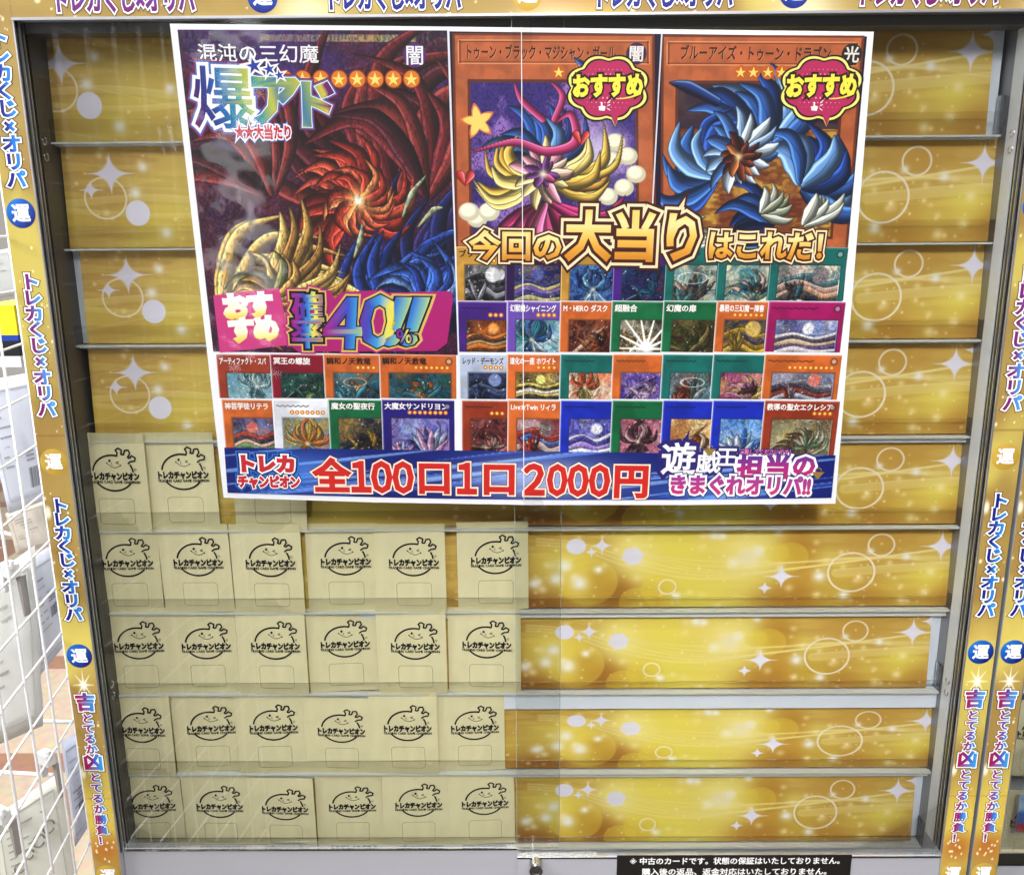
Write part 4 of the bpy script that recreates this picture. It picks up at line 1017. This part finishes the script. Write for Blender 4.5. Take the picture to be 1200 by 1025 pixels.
# lettering
RB = gradient((0, (130, 20, 100)), (.14, (50, 30, 120)), (.3, (20, 100, 180)), (.45, (50, 150, 160)), (.6, (214, 204, 60)), (.7, (60, 120, 170)), (.82, (150, 170, 90)), (1, (222, 200, 70)))
RB2 = gradient((0, (180, 20, 130)), (.25, (120, 40, 150)), (.42, (50, 80, 190)), (.55, (60, 160, 220)), (.68, (240, 226, 90)), (.8, (240, 220, 70)), (.9, (110, 60, 160)), (1, (240, 214, 70)))


def mid(px0, px1, py): a, b = P(px0, py), P(px1, py); return (a[0] + b[0]) / 2, (a[1] + b[1]) / 2, b[0] - a[0]


mb = MB()
x, y, w_ = mid(231, 374, 63); text(mb, '混沌の三幻魔', x, y, .0195, [(.01, (246, 244, 246))], w=w_, z=.0008)
q = P(486, 65); mb.disc(q[0], q[1], .0125, z=.0006, col=(84, 40, 110)); text(mb, '闇', q[0], q[1], .021, [(.012, (248, 246, 250))], z=.0008)
for k in range(8): q = P(334 + 21.2 * k, 93); mb.disc(q[0], q[1], .0096, z=.0006, col=(150, 50, 20)); mb.disc(q[0], q[1], .0084, z=.00065, col=(226, 130, 36)); text(mb, '★', q[0], q[1], .0165, [(0, (255, 226, 120))], z=.0008)
pr('card_lettering', mb)
# rainbow burst title
mb = MB()
gl = [(.115, (130, 20, 70)), (.09, (60, 110, 190)), (.065, (252, 252, 252)), (.014, None)]
for ch, px, py, sz, off in (('爆', 262, 115, .068, 0), ('ア', 322, 117, .058, .3), ('ド', 368, 122, .052, .5)):
    q = P(px, py); L = [(d, c if c is not None else (lambda u, v, o_=off: RB((u * .55 + v * .12 + o_) % 1.0))) for d, c in gl]
    if ch != '爆': L = L[:3] + [(.05, L[3][1])]
    text(mb, ch, q[0], q[1], sz, L, z=.0009, rot=-.02)
x, y, w_ = mid(276, 343, 155); text(mb, '★★大当たり', x, y, .0155, [(.2, (70, 100, 190)), (.15, (252, 252, 252)), (.05, (196, 24, 60))], w=w_, z=.0016)
for px, py, s_ in ((298, 77, .019), (316, 81, .015), (328, 88, .012)): q = P(px, py); text(mb, '★', q[0], q[1], s_, [(.12, (250, 250, 250)), (0, (30, 60, 160))], z=.0016, rot=.2)
pr('burst_title', mb)
# pink recommendation block
mb = MB(); c = [P(250, 346), P(327, 337), P(341, 404), P(258, 413)]
mb.poly(c[::-1], .0008, (206, 60, 132))
for s_, py in (('おす', 359), ('すめ', 386)):
    xx = 276 if py < 370 else 283
    for j, ch in enumerate(s_): q = P(xx + 29 * j, py - j * 2); text(mb, ch, q[0], q[1], .031, [(.085, lambda u, v: gradient((0, (240, 210, 50)), (.4, (255, 250, 225)), (1, (255, 255, 255)))(v))], z=.001, rot=.06, xs=1.0)
pr('recommend_block', mb)
# odds lettering
mb = MB(); mb.poly([P(*q) for q in ((340, 404), (342, 352), (352, 341), (388, 340), (392, 350), (402, 342), (440, 340), (466, 346), (486, 342), (528, 341), (531, 350), (524, 402), (512, 411), (350, 412))][::-1], .00085, (172, 30, 112))
OL = [(.20, (176, 30, 120)), (.15, (222, 184, 96)), (.105, (24, 16, 30))]
rb = lambda o_, s_=1.0: (lambda u, v: RB2(np.clip(u * s_ + o_, 0, 1)))
for ch, px, py, sz, o_, xs_ in (('確', 361, 360, .038, 0, 1), ('率', 360, 390, .038, 0, 1)):
    q = P(px, py); text(mb, ch, q[0], q[1], sz, OL + [(.03, rb(o_))], z=.001)
OL2 = [(.115, (176, 30, 120)), (.09, (222, 184, 96)), (.06, (24, 16, 30))]
for ch, px, py, sz, o_, sc_ in (('４', 402, 378, .075, -.1, .9), ('０', 444, 376, .075, .1, .9)):
    q = P(px, py); text(mb, ch, q[0], q[1], sz, OL2 + [(.038, rb(o_, sc_))], z=.001, xs=.95, skew=.1)
q = P(474, 394); text(mb, '％', q[0], q[1], .020, [(.1, (24, 16, 30)), (.03, rb(0))], z=.0016)
for px in (491, 512): q = P(px, 377); text(mb, '！', q[0], q[1], .070, OL2 + [(.036, rb(.3))], z=.001, skew=.22, xs=1.5)
pr('odds_lettering', mb)
# speech badges
for k, (px, py) in enumerate(((712, 104), (962, 104))):
    mb = MB(); q = P(px, py)
    for s_, col, z_ in ((1.0, (34, 22, 16), .0009), (.95, (252, 240, 130), .00098), (.88, (38, 24, 18), .00106), (.83, (186, 44, 96), .00114)):
        pts = []
        for t in np.linspace(0, 2 * math.pi, 90, endpoint=False):
            b_ = 1 + .13 * abs(math.sin(t * 4)) - .09
            pts.append((q[0] + .0455 * s_ * b_ * math.cos(t), q[1] + .0345 * s_ * b_ * math.sin(t)))
        mb.poly(pts, z_, col)
        mb.poly([(q[0] + .004, q[1] - .030 * s_), (q[0] + .010, q[1] - .0385 - .006 * (s_ - .83)), (q[0] + .014, q[1] - .028 * s_)], z_ + .00001, col)
    for a_ in range(-6, 7):
        for b_ in range(-4, 5):
            ex_, ey_ = a_ * .0048 + (b_ % 2) * .0024, b_ * .0048; d_ = math.hypot(ex_ / .032, ey_ / .024)
            if d_ < 1 and abs(ey_ - .003) > .009: mb.disc(q[0] + ex_, q[1] + ey_, .0013 * (1.2 - d_), z=.0012, col=(240, 170, 195), n=8)
    text(mb, 'おすすめ', q[0], q[1] + .003, .0245, [(.15, (40, 24, 14)), (.055, (252, 236, 80))], w=.078, z=.0013, rot=.03)
    mb.ribbon([(q[0] + .010 + .026 * t, q[1] - .0105 + .006 * t * t) for t in np.linspace(0, 1, 10)], np.linspace(.0008, .0022, 10), .0014, (252, 236, 80))
    # tiny white pointing hand
    hx, hy = q[0] - .0045, q[1] - .0195
    mb.poly([(hx - .004, hy - .003), (hx + .002, hy - .0035), (hx + .003, hy + .001), (hx - .0005, hy + .002), (hx - .0005, hy + .0055), (hx - .0022, hy + .0055), (hx - .0022, hy + .0015), (hx - .0045, hy + .001)], .0013, (250, 250, 250))
    for t in (.2, .7, -.4): mb.ribbon([(hx + .005 + .001 * k2, hy + .001 + t * .005 + t * .0015 * k2) for k2 in range(4)], .0009, .0013, (250, 250, 250))
    o = pr('speech_badge', mb)
# headline
mb = MB(); GD = lambda u, v: gradient((0.1, (214, 140, 40)), (.5, (250, 200, 90)), (.75, (255, 236, 170)), (1, (250, 214, 110)))(v)
HL = [(.20, (70, 30, 20)), (.155, (252, 232, 190)), (.10, (70, 26, 16)), (.035, GD)]
for s_, pa, pb, py, sz in (('今回の', 550, 660, 288, .034), ('大当り', 662, 826, 277, .058), ('はこれだ！', 828, 984, 288, .034)):
    x, y, w_ = mid(pa, pb, py); text(mb, s_, x, y, sz, HL, w=w_, z=.0011)
pr('headline', mb)
# banner lettering
mb = MB(); RED = (206, 40, 36)
x0_, y0_, w_ = mid(366, 764, 560)
for ch, pa, pb in (('全', 365, 413), ('１', 410, 436), ('０', 434, 461), ('０', 459, 486), ('口', 484, 534), ('１', 534, 560), ('口', 560, 610), ('２', 611, 641), ('０', 640, 666), ('０', 664, 691), ('０', 689, 716), ('円', 714, 765)):
    py = 557 + (pa - 365) / 400 * 7; a = P(pa, py); b = P(pb, py); ww = b[0] - a[0]
    dig = ch in '０１２'; xs_ = (ww / (.72 * .047)) if dig else 1.0
    if dig: xs_ = min(xs_, .86)
    text(mb, ch, (a[0] + b[0]) / 2, (a[1] + b[1]) / 2, .051 if dig else .046, [(.095, (90, 16, 14)), (.08, (252, 240, 220)), (.04, RED)], z=.0011, xs=xs_)
pr('price_lettering', mb)
mb = MB(); LB = [(.30, (40, 120, 220)), (.24, (20, 30, 90)), (.16, (252, 252, 252)), (.075, (200, 40, 50))]
x, y, w_ = mid(277, 347, 543); text(mb, 'トレカ', x, y, .0235, LB, w=w_, z=.0011)
x, y, w_ = mid(279, 352, 564); text(mb, 'チャンピオン', x, y, .0165, LB, w=w_, z=.00108)
pr('shop_logo', mb)
mb = MB(); PU = (44, 34, 110)
for ch, px, py, sz, c in (('遊', 795, 537, .043, 0), ('戯', 830, 541, .030, 0), ('王', 852, 535, .026, 0), ('担', 879, 547, .032, 1), ('当', 911, 546, .032, 1), ('の', 942, 545, .030, 2)):
    q = P(px, py)
    text(mb, ch, q[0], q[1], sz, [(.13, PU), (.022, (252, 252, 254))] if c == 0 else [(.2, PU), (.15, (252, 252, 252)), (.05, (lambda u, v: gradient((0, (200, 40, 110)), (.5, (170, 40, 130)), (1, (80, 50, 150)))(v)))], z=.0012)
x, y, w_ = mid(783, 950, 568); text(mb, 'きまぐれオリパ!!', x, y, .0265, [(.2, PU), (.15, (252, 252, 252)), (.05, (lambda u, v: gradient((0, (210, 50, 120)), (1, (150, 60, 150)))(v)))], w=w_, z=.0014)
x, y, w_ = mid(866, 930, 529); text(mb, 'ご覧してくださいです！', x, y, .0075, [(.16, PU), (.02, (240, 120, 180))], w=w_, z=.0016)
for px, py in ((831, 529), (958, 556)): q = P(px, py); mb.poly([(q[0] - .008, q[1] + .004), (q[0], q[1] - .006), (q[0] + .008, q[1] + .004)], .0016, (150, 120, 50)); mb.ribbon([(q[0] + .0035 * math.cos(t), q[1] + .0055 + .0035 * math.sin(t)) for t in np.linspace(0, math.pi, 10)], .0012, .0016, (150, 120, 50))
pr('draw_title', mb)
# white gutters between prints
mb = MB(); mb.ribbon([P(525.5, 33), P(537.5, 416), P(541, 530)], .0018, .0008, (236, 238, 246))
xg = P(769.5, 150)[0]; mb.rect(xg - .0008, xg + .0008, P(770, 305)[1], ytop + .002, .0006, (220, 222, 236)); pr('gutter', mb)
mb = MB(); xq = P(612, 300)[0]; mb.ribbon([P(611, 32.5), P(612.5, 300), P(614, 591)], .0009, .0023, (250, 250, 252)); pr('sheet_seam', mb)
# laminate film, wavy towards the left edge
mb = MB(); nx_, ny_ = 150, 90; r = np.random.RandomState(5)
f0, f1, f2, f3 = P(190.5, 21), P(1028, 33), P(983, 595), P(255.5, 590)
Uu, Vv_ = np.meshgrid(np.linspace(0, 1, nx_), np.linspace(0, 1, ny_)); Fq = [(f3[k] * (1 - Uu) + f2[k] * Uu) * (1 - Vv_) + (f0[k] * (1 - Uu) + f1[k] * Uu) * Vv_ for k in (0, 1)]; Xf, Yf = Fq
edge_ = np.exp(-((Xf + hw - .05) / .06) ** 2)
wave = .4 * edge_ * (.0010 * np.sin(Yf * 52 + Xf * 30) + .0006 * np.sin(Yf * 120 - Xf * 80) + .0004 * np.sin(Yf * 210 + Xf * 150)) + .0003 * np.sin(Xf * 14) * np.cos(Yf * 11)
Zf = .0042 + wave; idx = np.arange(nx_ * ny_).reshape(ny_, nx_)
mb.add(np.stack([Xf, Yf, Zf], -1).reshape(-1, 3), np.stack([idx[:-1, :-1], idx[:-1, 1:], idx[1:, 1:], idx[1:, :-1]], -1).reshape(-1, 4).tolist())
mb.build('laminate_film', MAT['film'], poster, smooth=True)


# tape
def tape(px0, py0, px1, py1, w, label, lift=.0055):
    a, b = P(px0, py0), P(px1, py1); d = (b - a) / np.linalg.norm(b - a); n_ = np.array([-d[1], d[0]]); L = np.linalg.norm(b - a)
    mb = MB(); k = 10
    pts = []
    for i in range(k + 1):
        t = i / k; c = a + d * L * t
        for s_ in (-1, 1): q = c + n_ * s_ * w / 2; pts.append((q[0], q[1], lift + .0004 * math.sin(6 * t + s_)))
    mb.add(pts, [(2 * i, 2 * i + 1, 2 * i + 3, 2 * i + 2) for i in range(k)])
    o = mb.build('tape_strip', MAT['tape'], smooth=True); o.matrix_world = MPO
    tag(o, label, 'tape', 'clear tape on the poster'); return o


tape(612, 17, 612, 62, .021, 'clear tape strip holding the middle of the poster top to the header')
tape(622, 576, 629, 601, .024, 'clear tape strip at the middle of the poster bottom edge')
tape(206, 163, 190, 166, .03, 'clear tape strip on the upper left side edge of the poster')

# ---------------------------------------------------------------- wire rack and packages on the left
GX = lambda y: -.6125 - .145 * y * -1 * -1 if False else -.6125 + .0 * y - .145 * y
rack = empty('wire_rack', (-.6125, 0, -1.70)); tag(rack, 'white wire mesh rack panel standing against the left side of the cabinet', 'wire rack')
mb = MB(); ys = [0.012 - .0665 * k for k in range(0, 9)]; zs = [-.808 + .0638 * k for k in range(-14, 16)]
for y_ in ys[1:]: mb.tube([(GX(y_), y_, -1.70), (GX(y_), y_, .15)], .0017)
for z_ in zs: mb.tube([(GX(.02) - .002, .02, z_), (GX(-.55) - .002, -.55, z_)], .0015)
o = mb.build('wire_mesh', MAT['wire'], smooth=True); o.parent = rack; o.matrix_parent_inverse = Matrix.Translation((.6125, 0, 1.70))
mb = MB(); mb.tube([(GX(ys[0]), ys[0], -1.70), (GX(ys[0]), ys[0], .15)], .0028); o = mb.build('end_rod', MAT['wire'], rack, smooth=True); o.matrix_parent_inverse = Matrix.Translation((.6125, 0, 1.70))


def clip(px, py, y_, label):
    c = at(px, py, y_); mb = MB()
    mb.box(-.012, .010, -.008, .006, -.008, .010); mb.box(-.013, -.009, -.006, .004, -.03, -.008); mb.box(.004, .012, -.006, -.001, .004, .016)
    o = mb.build('shelf_bracket', MAT['plastic']); o.location = tuple(c); o.rotation_euler = (0, 0, -.5); tag(o, label, 'bracket', 'white brackets on the wire mesh')
    b = o.modifiers.new('bevel', 'BEVEL'); b.width = .0018; b.segments = 2
    mb = MB(); mb.add([(.000, .004, -.008), (.009, .004, -.008), (.009, .004, -.058), (.006, .004, -.062), (.000, .012, -.008), (.009, .012, -.008), (.009, .012, -.058), (.006, .012, -.062)],
                      [(0, 3, 2, 1), (4, 5, 6, 7), (0, 1, 5, 4), (1, 2, 6, 5), (2, 3, 7, 6), (3, 0, 4, 7)]); t = mb.build('hook_tongue', principled('grey_plastic', (150, 146, 142), rough=.4), o)


clip(13, 668, -.05, 'white plastic bracket clipped on the wire mesh, the upper one')
clip(56, 888, -.03, 'white plastic bracket clipped on the wire mesh beside the barcode packet')
clip(3, 955, -.09, 'white plastic bracket clipped on the wire mesh, cut off at the left edge')
sh = empty('wire_shelf', tuple(at(-20, 846, .2))); tag(sh, 'white bent wire shelf rails behind the mesh rack', 'wire shelf'); shi = Matrix.Translation(-sh.location)
for (pa, pb, y_) in (((-20, 618), (60, 638), .25), ((-20, 842), (90, 846), .2), ((-20, 903), (62, 908), .12)):
    a, b = at(*pa, y_), at(*pb, y_); mb = MB(); mb.tube([a + (b - a) * t for t in np.linspace(0, 1, 4)], .0032)
    o = mb.build('rail', MAT['wire'], sh, smooth=True); o.matrix_parent_inverse = shi
BAGM = {}


def packet(quad, y_, dy, col, label, bars=None, word=None, name='packet', haze=0.0):
    """a soft sealed bag; quad of photo corners TL TR BR BL read at depth y_ (left) .. y_+dy (right)"""
    c = [at(*quad[0], y_), at(*quad[1], y_ + dy), at(*quad[2], y_ + dy), at(*quad[3], y_)]
    mb = MB(); n = 9; G = []
    out = np.cross(c[1] - c[0], c[0] - c[3]); out /= np.linalg.norm(out)
    if out[1] > 0: out = -out
    r = np.random.RandomState(int(quad[0][1]))
    for i in range(n):
        for j in range(n):
            u, v = j / (n - 1), i / (n - 1); q = (c[0] * (1 - u) + c[1] * u) * (1 - v) + (c[3] * (1 - u) + c[2] * u) * v
            G.append(q + out * (.004 * (math.sin(math.pi * u) * math.sin(math.pi * v)) ** .6 + .0016 * r.randn() * (0 < i < n - 1)))
    Bk = [g - out * .004 for g in G]
    f = [(i * n + j, (i + 1) * n + j, (i + 1) * n + j + 1, i * n + j + 1) for i in range(n - 1) for j in range(n - 1)]
    N = n * n; per = list(range(n)) + [k * n + n - 1 for k in range(1, n)] + [N - 1 - k for k in range(1, n)] + [(n - 1 - k) * n for k in range(1, n - 1)]
    f2 = [tuple(k + N for k in q[::-1]) for q in f] + [(per[k], per[(k + 1) % len(per)], per[(k + 1) % len(per)] + N, per[k] + N) for k in range(len(per))]
    base = np.mean(c, 0); mb.add(np.array(G + Bk) - base, f + f2, col)
    m = BAGM.setdefault(0, principled('bag_film', attr=True, rough=.28, spec=.5, noise=.05, nscale=18))
    o = mb.build(name, m, smooth=True); o.location = tuple(base); tag(o, label, 'packet')
    ex_ = (c[1] - c[0]); up = (c[0] - c[3])
    def loc(u, v): return (c[0] * (1 - u) + c[1] * u) * (1 - v) + (c[3] * (1 - u) + c[2] * u) * v + out * .0065 - base
    rp = np.random.RandomState(int(abs(quad[2][0]) * 7 + quad[2][1])); mb = MB(); off = out * -.0022
    L2 = lambda u, v: loc(u, v) + off
    for (ua, ub, va, vb) in ((.1, .9, .08, .10), (.1, .115, .1, .9), (.885, .9, .1, .9), (.1, .9, .9, .915)): mb.quad(L2(ua, vb), L2(ub, vb), L2(ub, va), L2(ua, va), np.array(col) * .84)
    for kk in range(7): va = .2 + .075 * kk; ub = .25 + .5 * rp.rand(); mb.quad(L2(.18, va + .016), L2(ub, va + .016), L2(ub, va), L2(.18, va), np.array(col) * (.72 + .16 * rp.rand()))
    mb.build('printed_insert', MAT['print'], o)
    if bars:
        mb = MB(); u0, v0, uw, vh = bars; u = u0
        while u < u0 + uw:
            w_ = uw * rnd.uniform(.02, .07); mb.quad(loc(u, v0 + vh), loc(u + w_, v0 + vh), loc(u + w_, v0), loc(u, v0), (60, 60, 66)); u += w_ + uw * rnd.uniform(.03, .07)
        for kk in range(3): mb.quad(loc(u0 - .02, v0 - .05 - .035 * kk), loc(u0 + uw * .7, v0 - .05 - .035 * kk), loc(u0 + uw * .7, v0 - .066 - .035 * kk), loc(u0 - .02, v0 - .066 - .035 * kk), (150, 150, 158))
        mb.build('barcode_print', MAT['print'], o)
    if word:
        mb = MB()
        for (u, v, rr) in word:
            pts = [loc(u + rr * math.cos(t), v + rr * .7 * math.sin(t)) for t in np.linspace(.6, 2 * math.pi, 18)]
            mb.tube(pts, .0010, 6, (128, 122, 112))
        mb.build('embossed_print', MAT['print'], o)
    return o


packet([(-25, 448), (40, 436), (56, 585), (10, 602)], .16, .03, (226, 229, 240), 'pale lavender sealed packet with barcode, topmost behind the wire mesh', bars=(.66, .70, .22, .16))
packet([(-30, 300), (14, 290), (30, 345), (-20, 352)], .30, .0, (204, 205, 200), 'grey white packet above the yellow box behind the wire mesh')
packet([(34, 655), (62, 640), (84, 745), (44, 795)], .10, .03, (224, 228, 240), 'pale lavender packet with small barcode at mid height beside the gold post', bars=(.5, .5, .28, .1))
packet([(-30, 690), (40, 640), (50, 850), (-20, 880)], .02, .02, (226, 226, 220), 'pale cream packet under the upper bracket behind the mesh')
packet([(72, 870), (104, 850), (112, 955), (88, 992)], .06, .02, (206, 212, 232), 'pale blue packet with barcode beside the lowest part of the gold post', bars=(.35, .64, .45, .1))
packet([(-10, 960), (70, 905), (92, 1040), (5, 1060)], -.02, .02, (222, 222, 210), 'cream packet with round embossed letters at the bottom left corner', word=[(.30, .62, .07), (.44, .52, .07), (.6, .44, .08), (.76, .36, .08)])
packet([(6, 602), (52, 586), (66, 636), (20, 650)], .22, .02, (220, 210, 196), 'beige packet hanging under the topmost lavender packet')
# yellow and black box
a = at(-25, 358, .35); b = at(26, 430, .35); mb = MB()
H_ = a[2] - b[2]
mb.box(a[0], b[0], .35, .50, a[2] - H_ * .48, a[2], (240, 226, 40)); mb.box(a[0], b[0], .3496, .50, a[2] - H_ * .57, a[2] - H_ * .48, (30, 70, 170)); mb.box(a[0], b[0], .3492, .50, a[2] - H_ * .82, a[2] - H_ * .57, (34, 34, 38)); mb.box(a[0], b[0], .3488, .50, b[2], a[2] - H_ * .82, (232, 232, 236))
V = np.concatenate(mb.V); base = V.mean(0); base[2] = V[:, 2].min(); mb.V = [V - base]
o = mb.build('carton', MAT['print']); o.location = tuple(base); tag(o, 'yellow carton with blue and black bands seen through the wire mesh', 'carton')
